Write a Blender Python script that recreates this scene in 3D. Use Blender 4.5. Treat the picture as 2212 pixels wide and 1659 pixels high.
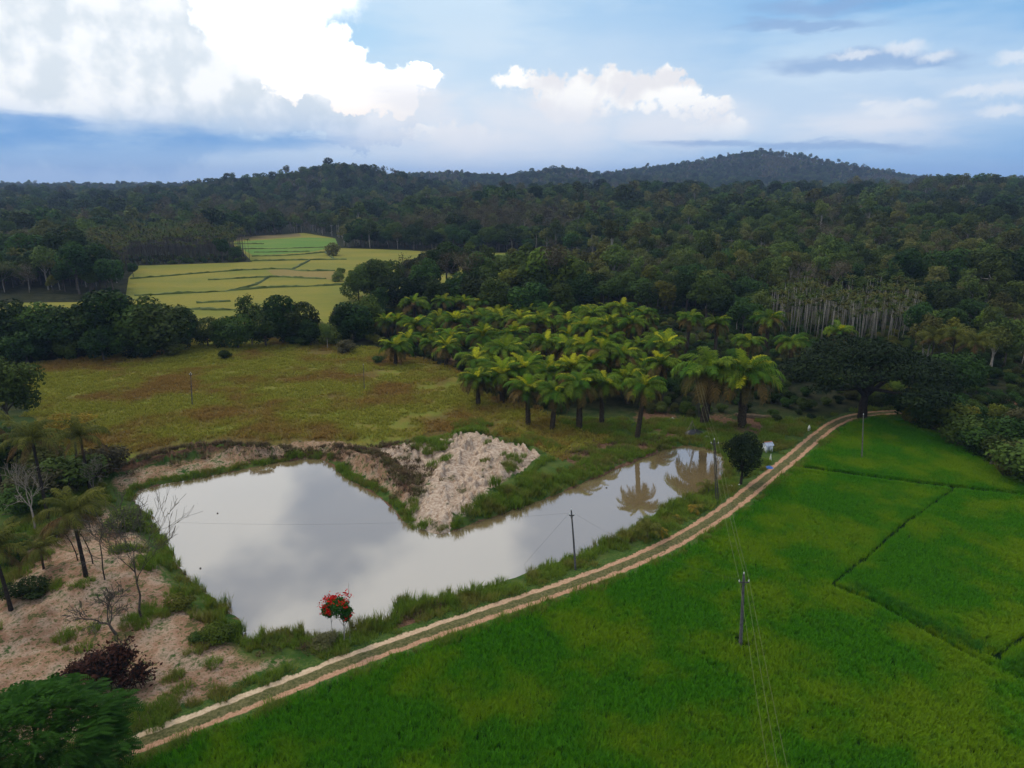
import bpy, math, random
import numpy as np
from mathutils import Vector

for o in list(bpy.data.objects):
    bpy.data.objects.remove(o, do_unlink=True)
SC = bpy.context.scene
COL = SC.collection
R = math.radians
rnd = random.Random(11)
rng = np.random.default_rng(11)

# ------------------------------------------------------------------ camera
CAM_H = 40.0
PITCH = R(15.86)
FPX = 1536.0                       # focal length in units of a 2212 x 1659 picture
cam = bpy.data.cameras.new('camera')
cam.lens = 25.0
cam.sensor_width = 36.0
cam.clip_start = 0.5
cam.clip_end = 20000
camo = bpy.data.objects.new('camera', cam)
COL.objects.link(camo)
camo.location = (0, 0, CAM_H)
camo.rotation_euler = (math.pi / 2 - PITCH, 0, 0)
SC.camera = camo
CP, SP = math.cos(PITCH), math.sin(PITCH)


def ray(u, v):
    dx = (u - 1106.0) / FPX
    dy = (829.5 - v) / FPX
    return np.array([dx, CP + SP * dy, -SP + CP * dy])


def G(u, v, z=0.0):
    """ground point (height z) surveyed from the photograph"""
    d = ray(u, v)
    t = (z - CAM_H) / d[2]
    return (d[0] * t, d[1] * t, z)


def AE(u, v):
    d = ray(u, v)
    d = d / np.linalg.norm(d)
    return math.atan2(d[0], d[1]), math.asin(d[2])


def z_at(y, v):
    """height of a thing standing at distance y whose top is seen at row v"""
    k = (829.5 - v) / FPX
    return CAM_H + y * (k * CP - SP) / (CP + k * SP)


# ------------------------------------------------------------------ world
SUN_EL, SUN_AZ = R(52), R(-55)
W = bpy.data.worlds.new('World')
SC.world = W
W.use_nodes = True
wt = W.node_tree
wt.nodes.clear()


class NB:
    """small node builder"""

    def __init__(self, tree, dim='3D'):
        self.t = tree
        self.dim = dim

    def new(self, typ, **kw):
        n = self.t.nodes.new(typ)
        for k, v in kw.items():
            setattr(n, k, v)
        return n

    def put(self, sock, v):
        if isinstance(v, bpy.types.NodeSocket):
            self.t.links.new(v, sock)
        elif v is not None:
            if isinstance(v, (tuple, list)) and len(v) == 3 and sock.type == 'RGBA':
                v = (*v, 1)
            sock.default_value = v

    def math(self, op, a, b=None, c=None, clamp=False):
        n = self.new('ShaderNodeMath', operation=op, use_clamp=clamp)
        for s, v in zip(n.inputs, (a, b, c)):
            self.put(s, v)
        return n.outputs[0]

    def vec(self, op, a, b=None, c=None):
        n = self.new('ShaderNodeVectorMath', operation=op)
        for s, v in zip(n.inputs, (a, b, c)):
            self.put(s, v)
        return n.outputs['Value'] if op in ('LENGTH', 'DOT_PRODUCT') else n.outputs['Vector']

    def scale(self, a, s):
        n = self.new('ShaderNodeVectorMath', operation='SCALE')
        self.put(n.inputs[0], a)
        self.put(n.inputs['Scale'], s)
        return n.outputs['Vector']

    def mix(self, f, a, b, blend='MIX'):
        n = self.new('ShaderNodeMix', data_type='RGBA', blend_type=blend)
        self.put(n.inputs[0], f)
        self.put(n.inputs[6], a)
        self.put(n.inputs[7], b)
        return n.outputs[2]

    def ss(self, x, lo, hi, a=0.0, b=1.0):
        n = self.new('ShaderNodeMapRange', interpolation_type='SMOOTHSTEP')
        self.put(n.inputs[0], x)
        for i, v in enumerate((lo, hi, a, b)):
            self.put(n.inputs[1 + i], v)
        return n.outputs[0]

    def noise(self, vec, scale, detail=4, rough=0.5, lac=2.0, color=False, dist=0.0):
        n = self.new('ShaderNodeTexNoise', noise_dimensions=self.dim)
        self.put(n.inputs['Vector'], vec)
        self.put(n.inputs['Scale'], scale)
        self.put(n.inputs['Detail'], detail)
        self.put(n.inputs['Roughness'], rough)
        self.put(n.inputs['Lacunarity'], lac)
        self.put(n.inputs['Distortion'], dist)
        return n.outputs['Color'] if color else n.outputs[0]

    def xyz(self, v):
        n = self.new('ShaderNodeSeparateXYZ')
        self.put(n.inputs[0], v)
        return n.outputs

    def comb(self, x, y, z=0.0):
        n = self.new('ShaderNodeCombineXYZ')
        for s, v in zip(n.inputs, (x, y, z)):
            self.put(s, v)
        return n.outputs[0]


def srgb(r, g, b):
    def f(c):
        c /= 255.0
        return c / 12.92 if c <= 0.04045 else ((c + 0.055) / 1.055) ** 2.4
    return (f(r), f(g), f(b))


def build_sky():
    nb = NB(wt, '2D')
    out = nb.new('ShaderNodeOutputWorld')
    bg = nb.new('ShaderNodeBackground')
    bg.inputs['Strength'].default_value = 0.1
    wt.links.new(bg.outputs[0], out.inputs[0])
    sky = nb.new('ShaderNodeTexSky', sky_type='NISHITA', sun_disc=False)
    sky.sun_elevation = SUN_EL
    sky.sun_rotation = SUN_AZ
    sky.air_density = 1.0
    sky.dust_density = 0.6
    sky.ozone_density = 2.0
    co = nb.new('ShaderNodeTexCoord').outputs['Generated']
    x, y, z = nb.xyz(co)
    az = nb.math('ARCTAN2', x, y)
    el = nb.math('ARCSINE', z)
    DEG = 180 / math.pi
    azd = nb.math('MULTIPLY', az, DEG)
    eld = nb.math('MULTIPLY', el, DEG)
    P = nb.comb(azd, eld, 0.0)                      # degrees
    # billow warp
    n1 = nb.noise(P, 0.16, 3, 0.5, color=True)
    n2 = nb.noise(P, 0.75, 5, 0.62, color=True)
    w1 = nb.scale(nb.vec('SUBTRACT', n1, (0.5, 0.5, 0.5)), 4.5)
    w2 = nb.scale(nb.vec('SUBTRACT', n2, (0.5, 0.5, 0.5)), 2.1)
    PW = nb.vec('MULTIPLY', nb.vec('ADD', nb.vec('ADD', P, w1), w2), (1, 1, 0))
    PW2 = nb.vec('MULTIPLY', nb.vec('ADD', P, nb.scale(w2, 0.55)), (1, 1, 0))
    # stretched coordinates for stratus
    PS = nb.vec('MULTIPLY', P, (0.25, 1.0, 1.0))
    s1 = nb.noise(PS, 0.5, 5, 0.6, color=True)
    PSW = nb.vec('MULTIPLY', nb.vec('ADD', P, nb.vec('MULTIPLY', nb.vec('SUBTRACT', s1, (0.5, 0.5, 0.5)), (9, 2.2, 0))), (1, 1, 0))

    def field(P_, blobs):
        d = None
        for (u, v, ru, rv) in blobs:
            a, e = AE(u, v)
            a *= DEG
            e *= DEG
            k = 57.3 / FPX
            s = (1 / (ru * k), 1 / (rv * k), 0)
            q = nb.new('ShaderNodeVectorMath', operation='MULTIPLY_ADD')
            nb.put(q.inputs[0], P_)
            q.inputs[1].default_value = s
            q.inputs[2].default_value = (-a * s[0], -e * s[1], 0)
            ln = nb.vec('LENGTH', q.outputs['Vector'])
            d = ln if d is None else nb.math('MINIMUM', d, ln)
        return d

    K = 10.0

    def col(r, g, b, gain=1.0):
        c = srgb(r, g, b)
        return tuple(v * K * gain for v in c)
    # ---- clear sky tinted by thin veil
    veil_n = nb.noise(PS, 0.22, 4, 0.55)
    base = nb.mix(0.80, sky.outputs[0], nb.mix(nb.ss(azd, -16, 34), col(178, 218, 247, 1.05), col(112, 178, 234, 1.0)))
    vfac = nb.math('MULTIPLY', nb.math('MULTIPLY', nb.ss(veil_n, 0.36, 0.66), 0.8), nb.ss(azd, 36, 8, 0.45, 1.0))
    c = nb.mix(vfac, base, col(206, 229, 247, 1.0))
    # horizon : lavender to the left, deeper blue to the right
    hz = nb.ss(eld, 7.0, 0.0)
    hcol = nb.mix(nb.ss(azd, -6, 24), col(172, 200, 234), col(122, 174, 226))
    c = nb.mix(nb.math('MULTIPLY', hz, 0.85), c, hcol)
    # upper sky outside the picture: broken pale cloud, whiter to the left
    up = nb.ss(eld, 11, 20)
    upn = nb.noise(nb.vec('MULTIPLY', P, (0.6, 1, 1)), 0.085, 4, 0.5)
    upl = nb.math('ADD', upn, nb.ss(azd, 10, -35, -0.07, 0.14))
    upc = nb.mix(nb.ss(upl, 0.42, 0.60), col(196, 212, 236, 1.05), col(244, 246, 247, 1.45))
    c = nb.mix(nb.math('MULTIPLY', up, 0.92), c, upc)
    # relief for cumulus: difference of two billow samples
    na = nb.noise(P, 0.26, 4, 0.5)
    nbb = nb.noise(nb.vec('ADD', P, (0.8, -1.1, 0)), 0.26, 4, 0.5)
    rel = nb.ss(nb.math('SUBTRACT', na, nbb), -0.16, 0.16)

    # ---- veil round the cumuli
    d = field(PSW, [(1250, 210, 520, 190), (1700, 230, 620, 130), (2080, 190, 200, 45), (700, 250, 500, 120), (960, 240, 260, 110)])
    c = nb.mix(nb.math('MULTIPLY', nb.ss(d, 1.25, 0.1), 0.62), c, col(222, 234, 246, 1.0))
    # ---- back cumulus, blown out
    d = field(PW, [(520, 20, 175, 130), (615, 85, 105, 90), (690, 130, 78, 70), (745, 165, 62, 60), (660, 45, 50, 55),
                   (825, 205, 92, 50), (600, 200, 300, 70), (735, 245, 150, 55), (850, 245, 60, 40), (250, -70, 420, 150), (80, 60, 300, 160),
                   (880, 190, 60, 22)])
    m = nb.ss(d, 1.05, 0.86)
    c = nb.mix(m, c, nb.mix(nb.ss(eld, 4.0, 9.0), col(255, 247, 240, 1.08), col(255, 255, 255, 1.35)))
    # ---- grey front cumulus
    d = field(PW, [(150, 190, 330, 150), (350, 175, 130, 110), (330, 60, 90, 90), (450, 230, 120, 75), (545, 230, 65, 45), (610, 255, 100, 45),
                   (735, 275, 110, 35), (860, 285, 50, 26), (60, 60, 240, 120)])
    m = nb.ss(d, 1.06, 0.84)
    g = nb.mix(rel, col(218, 229, 238, 1.0), col(244, 247, 249, 1.08))
    g = nb.mix(nb.ss(nb.math('ADD', eld, nb.math('MULTIPLY', veil_n, 2.5)), 7.4, 3.2), g, col(150, 186, 226, 1.0))
    c = nb.mix(nb.math('MULTIPLY', m, 0.93), c, g)
    # ---- blue flat base
    d = field(PSW, [(150, 300, 420, 32), (520, 308, 340, 24), (-150, 296, 340, 34), (40, 275, 190, 30)])
    c = nb.mix(nb.math('MULTIPLY', nb.ss(d, 1.2, 0.15), 0.85), c, nb.mix(nb.ss(s1, 0.35, 0.65), col(104, 160, 218, 1.0), col(156, 192, 230, 1.0)))
    # ---- middle cumuli
    d = field(PW, [(1120, 182, 52, 20), (1190, 188, 60, 32), (1245, 178, 34, 30), (1300, 200, 60, 28), (1385, 212, 62, 34), (1440, 200, 36, 36),
                   (1462, 188, 20, 26), (1450, 235, 70, 24), (1515, 245, 62, 14), (1240, 215, 120, 30), (1000, 292, 70, 20), (1060, 305, 80, 20), (1540, 285, 70, 26),
                   (930, 300, 60, 14)])
    m = nb.ss(d, 1.10, 0.62)
    g = nb.mix(rel, col(240, 238, 240, 1.0), col(255, 253, 248, 1.12))
    c = nb.mix(nb.math('MULTIPLY', nb.math('MULTIPLY', m, 0.92), nb.ss(nb.math('ADD', eld, nb.math('MULTIPLY', na, 2.0)), 3.6, 6.6, 0.05, 1.0)), c, g)
    # soft pink-white curtain under them
    d = field(PSW, [(1180, 265, 190, 80), (1450, 275, 190, 60), (1000, 300, 260, 60), (1900, 265, 180, 40), (900, 230, 140, 60)])
    c = nb.mix(nb.math('MULTIPLY', nb.ss(d, 1.3, 0.1), 0.75), c, col(236, 238, 244, 1.0))
    # ---- slate streaks and small puffs to the right
    d = field(PSW, [(1745, 50, 150, 10), (1790, 10, 150, 15), (1840, 136, 130, 20), (1960, 130, 110, 18), (1550, 315, 150, 10), (1800, 320, 150, 12)])
    c = nb.mix(nb.math('MULTIPLY', nb.ss(d, 1.3, 0.3), 0.75), c, col(142, 174, 216, 1.0))
    d = field(PW2, [(1955, 102, 36, 13), (1850, 118, 45, 8), (2020, 122, 30, 10), (1875, 222, 22, 7), (1920, 236, 48, 12), (1975, 224, 42, 9),
                   (2095, 200, 42, 12), (2165, 236, 38, 10), (2210, 120, 40, 10), (2180, 195, 70, 14)])
    c = nb.mix(nb.math('MULTIPLY', nb.ss(d, 1.35, 0.3), 0.7), c, col(232, 238, 246, 1.0))
    wt.links.new(nb.scale(c, 1.04), bg.inputs['Color'])


build_sky()
W.cycles.sampling_method = 'MANUAL'
W.cycles.sample_map_resolution = 512

# ------------------------------------------------------------------ sun, exposure
sd_ = bpy.data.lights.new('sun', 'SUN')
sd_.energy = 1.5
sd_.angle = R(10)
sd_.color = (1.0, 0.93, 0.80)
suno = bpy.data.objects.new('sun', sd_)
COL.objects.link(suno)
S_DIR = Vector((math.sin(SUN_AZ) * math.cos(SUN_EL), math.cos(SUN_AZ) * math.cos(SUN_EL), math.sin(SUN_EL)))
suno.rotation_euler = S_DIR.to_track_quat('Z', 'Y').to_euler()
suno.location = S_DIR * 400
SC.view_settings.view_transform = 'Standard'
SC.view_settings.look = 'None'
SC.view_settings.exposure = 0.0
SC.view_settings.gamma = 1.0
SC.view_settings.use_curve_mapping = False
SC.render.engine = 'CYCLES'
SC.cycles.max_bounces = 5
SC.cycles.diffuse_bounces = 2
SC.cycles.glossy_bounces = 3
SC.cycles.transmission_bounces = 2
SC.cycles.volume_bounces = 0
SC.cycles.transparent_max_bounces = 4
SC.cycles.use_adaptive_sampling = True
SC.cycles.adaptive_threshold = 0.01
SC.cycles.use_denoising = True
SC.cycles.caustics_reflective = False
SC.cycles.caustics_refractive = False

# ------------------------------------------------------------------ helpers
def link(o, parent=None):
    COL.objects.link(o)
    if parent is not None:
        o.parent = parent
    return o


def tag(o, label=None, cat=None, group=None, kind=None):
    if label:
        o['label'] = label
    if cat:
        o['category'] = cat
    if group:
        o['group'] = group
    if kind:
        o['kind'] = kind
    return o


def empty(name, loc=(0, 0, 0), rz=0.0, sc=1.0):
    o = bpy.data.objects.new(name, None)
    o.empty_display_size = 0.3
    link(o)
    o.location = loc
    o.rotation_euler = (0, 0, rz)
    o.scale = (sc, sc, sc) if not isinstance(sc, (tuple, list)) else sc
    return o


def mesh_np(name, verts, faces, mats=(), tint=None, smooth=False, midx=None):
    """verts (N,3), faces (M,k) or list of such arrays"""
    me = bpy.data.meshes.new(name)
    verts = np.asarray(verts, dtype=np.float32)
    if not isinstance(faces, list):
        faces = [faces]
    faces = [np.asarray(f, dtype=np.int32) for f in faces if len(f)]
    me.vertices.add(len(verts))
    me.vertices.foreach_set('co', verts.ravel())
    nl = sum(f.size for f in faces)
    npoly = sum(len(f) for f in faces)
    me.loops.add(nl)
    me.loops.foreach_set('vertex_index', np.concatenate([f.ravel() for f in faces]))
    me.polygons.add(npoly)
    tot = np.concatenate([np.full(len(f), f.shape[1], dtype=np.int32) for f in faces])
    st = np.concatenate([[0], np.cumsum(tot)[:-1]]).astype(np.int32)
    me.polygons.foreach_set('loop_start', st)
    me.polygons.foreach_set('loop_total', tot)
    if smooth:
        me.polygons.foreach_set('use_smooth', np.ones(npoly, dtype=bool))
    if midx is not None:
        me.polygons.foreach_set('material_index', np.asarray(midx, dtype=np.int32))
    for m in mats:
        me.materials.append(m)
    me.update(calc_edges=True)
    if tint is not None:
        a = me.attributes.new('tint', 'FLOAT', 'FACE')
        a.data.foreach_set('value', np.asarray(tint, dtype=np.float32))
    return me


def obj(name, me, parent=None, loc=None):
    o = bpy.data.objects.new(name, me)
    link(o, parent)
    if loc is not None:
        o.location = loc
    return o


class MB:
    """collects simple shapes into one mesh"""

    def __init__(self):
        self.v, self.f = [], []

    def box(self, c, s, rz=0.0, taper=1.0):
        ca, sa = math.cos(rz), math.sin(rz)
        b = len(self.v)
        for k in (-1, 1):
            tt = taper if k > 0 else 1.0
            for (i, j) in ((-1, -1), (1, -1), (1, 1), (-1, 1)):
                x, y = i * s[0] / 2 * tt, j * s[1] / 2 * tt
                self.v.append((c[0] + x * ca - y * sa, c[1] + x * sa + y * ca, c[2] + k * s[2] / 2))
        self.f += [tuple(b + q for q in f) for f in ((0, 3, 2, 1), (4, 5, 6, 7), (0, 1, 5, 4), (1, 2, 6, 5), (2, 3, 7, 6), (3, 0, 4, 7))]
        return self

    def tube(self, pts, rad, k=6, cap=True):
        pts = [Vector(p) for p in pts]
        b = len(self.v)
        n = len(pts)
        for i, p in enumerate(pts):
            t = (pts[min(i + 1, n - 1)] - pts[max(i - 1, 0)]).normalized()
            a = t.cross(Vector((0.31, 0.95, 0.05)) if abs(t.y) < 0.9 else Vector((1, 0, 0))).normalized()
            c = t.cross(a)
            r = rad[i] if isinstance(rad, (list, tuple)) else rad
            for j in range(k):
                q = 2 * math.pi * j / k
                self.v.append(tuple(p + a * (r * math.cos(q)) + c * (r * math.sin(q))))
        for i in range(n - 1):
            for j in range(k):
                self.f.append((b + i * k + j, b + i * k + (j + 1) % k, b + (i + 1) * k + (j + 1) % k, b + (i + 1) * k + j))
        if cap:
            self.f.append(tuple(b + j for j in range(k))[::-1])
            self.f.append(tuple(b + (n - 1) * k + j for j in range(k)))
        return self

    def poly(self, pts):
        b = len(self.v)
        self.v += [tuple(p) for p in pts]
        self.f.append(tuple(range(b, b + len(pts))))
        return self

    def mesh(self, name, mat, smooth=False):
        me = bpy.data.meshes.new(name)
        me.from_pydata(self.v, [], self.f)
        me.materials.append(mat)
        if smooth:
            me.polygons.foreach_set('use_smooth', np.ones(len(me.polygons), dtype=bool))
        me.update()
        return me


ORD = ['leftmost', 'second', 'third', 'fourth', 'fifth', 'sixth', 'seventh', 'eighth', 'ninth', 'tenth', 'eleventh', 'twelfth',
       'thirteenth', 'fourteenth', 'fifteenth', 'sixteenth', 'seventeenth', 'eighteenth', 'nineteenth', 'twentieth']


def from_left(i, n):
    if i == 0:
        return 'leftmost'
    if i == n - 1:
        return 'rightmost'
    return ORD[i] + ' from the left'


# ---- numpy noise
_T = np.random.default_rng(5).random((256, 256))


def vnoise(x, y):
    xi = np.floor(x).astype(int)
    yi = np.floor(y).astype(int)
    fx, fy = x - xi, y - yi
    fx, fy = fx * fx * (3 - 2 * fx), fy * fy * (3 - 2 * fy)
    a = _T[xi & 255, yi & 255]
    b = _T[(xi + 1) & 255, yi & 255]
    c = _T[xi & 255, (yi + 1) & 255]
    d = _T[(xi + 1) & 255, (yi + 1) & 255]
    return (a * (1 - fx) + b * fx) * (1 - fy) + (c * (1 - fx) + d * fx) * fy


def fbm(x, y, s, o=4, g=0.5):
    r, a, t = 0, 1.0, 0
    for k in range(o):
        r = r + a * vnoise(x / s * 2 ** k + 17.3 * k, y / s * 2 ** k + 9.1 * k)
        t += a
        a *= g
    return r / t


def sstep(x, a, b):
    t = np.clip((x - a) / (b - a), 0, 1)
    return t * t * (3 - 2 * t)


def poly_sd(px, py, poly):
    """signed distance, negative inside"""
    poly = np.asarray(poly)[:, :2]
    d2 = np.full(px.shape, 1e18)
    ins = np.zeros(px.shape, dtype=bool)
    n = len(poly)
    for i in range(n):
        ax, ay = poly[i]
        bx, by = poly[(i + 1) % n]
        ex, ey = bx - ax, by - ay
        t = np.clip(((px - ax) * ex + (py - ay) * ey) / (ex * ex + ey * ey + 1e-12), 0, 1)
        d2 = np.minimum(d2, (px - ax - ex * t) ** 2 + (py - ay - ey * t) ** 2)
        c = ((ay > py) != (by > py))
        with np.errstate(divide='ignore', invalid='ignore'):
            xx = ex * (py - ay) / (ey if abs(ey) > 1e-12 else 1e-12) + ax
        ins ^= c & (px < xx)
    d = np.sqrt(d2)
    return np.where(ins, -d, d)


def line_d(px, py, pts, vals=None):
    """distance to a polyline and value interpolated along it"""
    pts = np.asarray(pts)[:, :2]
    d2 = np.full(px.shape, 1e18)
    val = np.zeros(px.shape)
    for i in range(len(pts) - 1):
        ax, ay = pts[i]
        ex, ey = pts[i + 1] - pts[i]
        t = np.clip(((px - ax) * ex + (py - ay) * ey) / (ex * ex + ey * ey + 1e-12), 0, 1)
        q = (px - ax - ex * t) ** 2 + (py - ay - ey * t) ** 2
        if vals is not None:
            val = np.where(q < d2, vals[i] + (vals[i + 1] - vals[i]) * t, val)
        d2 = np.minimum(d2, q)
    return (np.sqrt(d2), val) if vals is not None else np.sqrt(d2)


def resample(pts, step):
    pts = np.asarray(pts, dtype=float)
    seg = np.linalg.norm(np.diff(pts, axis=0), axis=1)
    s = np.concatenate([[0], np.cumsum(seg)])
    n = max(2, int(s[-1] / step) + 1)
    t = np.linspace(0, s[-1], n)
    return np.stack([np.interp(t, s, pts[:, k]) for k in range(pts.shape[1])], axis=1)


def smooth_line(pts, it=3):
    pts = np.asarray(pts, dtype=float)
    for _ in range(it):
        a = pts[:-1] * 0.75 + pts[1:] * 0.25
        b = pts[:-1] * 0.25 + pts[1:] * 0.75
        m = np.empty((2 * len(a), pts.shape[1]))
        m[0::2], m[1::2] = a, b
        pts = np.vstack([pts[:1], m, pts[-1:]])
    return pts


# ------------------------------------------------------------------ surveyed outlines
WATER_Z = -0.8
POND = [G(u, v, WATER_Z) for u, v in [
    (287, 1078), (300, 1060), (340, 1049), (430, 1033), (520, 1016), (600, 1000), (655, 990), (690, 992), (722, 1006), (738, 1026), (770, 1046), (803, 1062),
    (838, 1088), (858, 1112), (872, 1130), (905, 1146), (952, 1154), (990, 1144), (1030, 1129), (1085, 1110), (1150, 1088), (1205, 1069),
    (1250, 1048), (1300, 1027), (1350, 1006), (1400, 986), (1440, 970), (1482, 963), (1525, 968), (1556, 980), (1566, 1005), (1560, 1035), (1535, 1053), (1500, 1074),
    (1445, 1090), (1380, 1130), (1335, 1160), (1292, 1180), (1262, 1200), (1205, 1214), (1135, 1238), (1080, 1255), (1020, 1280), (960, 1298),
    (900, 1300), (862, 1302), (853, 1332), (800, 1352), (760, 1366), (705, 1380), (645, 1368), (600, 1370), (560, 1378), (526, 1384), (520, 1345),
    (480, 1312), (442, 1280), (402, 1240), (378, 1215), (362, 1180), (342, 1142), (318, 1112)]]
ROAD = [(u, v) for u, v in [(60, 1705), (272, 1617), (420, 1562), (560, 1507), (640, 1476), (760, 1427), (860, 1392), (1000, 1343), (1140, 1296), (1260, 1256),
                            (1390, 1205), (1490, 1154), (1570, 1102), (1645, 1042), (1705, 995), (1755, 951), (1800, 915), (1850, 897), (1930, 890), (2010, 892)]]
ROAD_C = smooth_line([G(u, v)[:2] for u, v in ROAD], 3)
ROAD_C = resample(ROAD_C, 0.6)
FIELD = [G(u, v) for u, v in [(545, 566), (520, 540), (490, 522), (560, 512), (655, 503), (720, 514), (732, 536), (800, 538), (880, 541), (960, 546), (1110, 546), (1280, 560),
                              (1300, 600), (1100, 610), (900, 620), (800, 640), (740, 700), (430, 720), (330, 690), (60, 680), (-40, 668), (-40, 655), (270, 652), (278, 600), (300, 574), (430, 570)]]
PASTURE = [G(u, v) for u, v in [(60, 790), (200, 770), (420, 735), (620, 735), (820, 755), (960, 790), (1030, 850), (1150, 880), (1230, 925), (1330, 945), (1200, 990),
                                (1100, 950), (1000, 930), (820, 960), (700, 965), (480, 955), (260, 995), (180, 985), (80, 920), (60, 850)]]
BANK = [G(u, v) for u, v in [(225, 1045), (255, 985), (330, 955), (480, 938), (640, 943), (820, 944), (980, 925), (1030, 915), (1110, 940), (1190, 968), (1180, 1000), (1100, 1050),
                             (1020, 1125), (960, 1175), (890, 1165), (800, 1090), (740, 1050), (690, 1012), (560, 1030), (420, 1055), (300, 1075), (270, 1090)]]
SANDFLAT = [G(u, v) for u, v in [(-30, 1240), (60, 1160), (150, 1080), (235, 1085), (300, 1110), (345, 1180), (380, 1240), (450, 1310), (520, 1370), (560, 1410), (680, 1400), (640, 1440),
                                 (470, 1520), (300, 1590), (180, 1640), (-60, 1720), (-160, 1500)]]
MOUND = [G(u, v, 1.0) for u, v in [(815, 958), (880, 944), (985, 940), (1015, 928), (1065, 942), (1115, 953), (1172, 974), (1130, 1003), (1080, 1037), (1030, 1072), (985, 1100), (965, 1140), (920, 1145),
                                   (870, 1112), (900, 1085), (930, 1040), (880, 1000)]]
RIDGE = [G(u, v, 1.8) for u, v in [(255, 990), (330, 972), (400, 958), (480, 952), (560, 956), (640, 958), (700, 954), (760, 968), (820, 994), (860, 1022), (890, 1050)]]
MR1 = [G(u, v, 2.0) for u, v in [(835, 958), (900, 948), (985, 946), (1018, 932), (1060, 946), (1110, 957), (1160, 974)]]
MR2 = [G(u, v, 1.6) for u, v in [(1018, 934), (985, 975), (960, 1015), (950, 1050), (930, 1095)]]
MR3 = [G(u, v, 1.2) for u, v in [(1060, 960), (1060, 1000), (1040, 1040), (1000, 1080), (950, 1120)]]
GAP = [G(u, v, 0.6) for u, v in [(740, 965), (820, 950), (880, 950), (905, 985), (935, 1030), (905, 1080), (870, 1060), (830, 1025)]]
PADDY = [tuple(p) for p in (np.array([np.interp(np.arange(0, len(ROAD_C), 12), np.arange(len(ROAD_C)), ROAD_C[:, k]) for k in (0, 1)]).T)]
PADDY = PADDY[:-2] + [G(u, v)[:2] for u, v in [(1955, 903), (2000, 925), (2065, 957), (2122, 985), (2175, 1016), (2230, 1050), (2400, 1150), (2600, 1350), (2700, 1800), (1000, 2050), (200, 1850)]]

# far crests: distance, half depth, [(column, row of the tree line)]
CRESTS = [
    (1250, 260, [(-400, 412), (0, 410), (200, 414), (330, 412), (420, 402), (500, 390), (560, 386), (640, 374), (690, 358), (735, 352), (790, 362), (860, 377), (940, 392), (1040, 410), (1200, 425), (1500, 430)]),
    (1950, 320, [(500, 400), (760, 385), (860, 376), (930, 372), (980, 370), (1040, 375), (1100, 377), (1160, 368), (1215, 360), (1260, 370), (1300, 378), (1380, 376), (1500, 380), (1800, 390)]),
    (2300, 330, [(1050, 398), (1250, 382), (1320, 372), (1400, 360), (1470, 352), (1540, 342), (1600, 330), (1645, 326), (1700, 334), (1760, 346), (1830, 360), (1900, 372), (1960, 380), (2100, 386), (2600, 380)]),
    (820, 270, [(500, 470), (700, 452), (850, 424), (930, 408), (1000, 400), (1060, 394), (1150, 396), (1300, 392), (1500, 393), (1700, 395), (1850, 392), (1950, 386), (2050, 380), (2150, 376), (2250, 377), (2600, 372)]),
    (1000, 260, [(-700, 420), (-200, 420), (0, 420), (150, 424), (250, 424), (400, 430), (520, 442), (650, 470), (760, 480)]),
]
_CR = []
for (Y, Wd, pr), sub in zip(CRESTS, (15, 15, 14, 22, 17)):
    xs = [(u - 1106) / FPX * (Y * CP + 0.0) * 1.0 for u, v in pr]
    xs = [(u - 1106) / FPX * (Y * CP + (CAM_H - 20) * SP) for u, v in pr]
    zs = [max(0.0, z_at(Y, v) - sub) for u, v in pr]
    _CR.append((Y, Wd, np.array(xs), np.array(zs)))


def H_far(x, y):
    h = np.zeros(np.shape(x))
    for Y, Wd, xs, zs in _CR:
        c = np.interp(x, xs, zs)
        lo = zs.min()
        t = (y - Y) / np.where(y < Y, Wd * 1.05, Wd * 1.6)
        h = np.maximum(h, c * np.exp(-t * t))
    far = 16 * sstep(y, 1100, 2200)
    h = np.maximum(h, far)
    # gentle rise to the right behind the grove
    rr = 9.0 * sstep(y, 250, 480) * sstep(x, 20, 160)
    h = np.maximum(h, rr)
    h = h + (fbm(x, y, 90, 3) - 0.5) * 10 * sstep(y, 650, 1100)
    f = poly_sd(x, y, FIELD) if np.size(x) < 400000 else 0
    h = h * sstep(f, 4, 120)
    return h


def H_near(x, y):
    s = poly_sd(x, y, POND)
    s = s + (fbm(x, y, 2.2, 3) - 0.5) * 1.1
    h = np.interp(s, [-8, -1.0, 0, 0.5, 1.5, 4.0], [-3.0, -1.4, -0.8, -0.5, -0.25, 0.0])
    # eroded bank ridge on the far shore
    d, hv = line_d(x, y, RIDGE, [0.5, 1.2, 1.5, 1.5, 1.3, 1.3, 1.6, 2.0, 2.0, 1.4, 0.6])
    n = fbm(x, y, 3.0, 3)
    ridge = hv * np.exp(-(d / 1.7) ** 4) * (0.55 + 0.9 * n)
    # sand mounds
    d1, v1 = line_d(x, y, MR1, [0.7, 1.3, 1.6, 2.2, 1.9, 1.8, 0.8])
    d2, v2 = line_d(x, y, MR2, [2.1, 1.8, 1.6, 1.3, 0.7])
    d3, v3 = line_d(x, y, MR3, [1.8, 1.6, 1.5, 1.2, 0.7])
    mm = np.maximum(np.maximum(v1 * np.exp(-(d1 / 3.6) ** 2), v2 * np.exp(-(d2 / 3.2) ** 2)), v3 * np.exp(-(d3 / 3.6) ** 2))
    k = sstep(s, 0.3, 3.0)
    h = h + np.maximum(ridge, mm * (0.8 + 0.4 * n)) * k
    # sandy rise with scrub left of the pond
    gx, gy, _ = G(235, 1240)
    h = h + 1.6 * np.exp(-(((x - gx) / 7) ** 2 + ((y - gy) / 8) ** 2)) * k * (0.7 + 0.6 * n)
    return h


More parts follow.
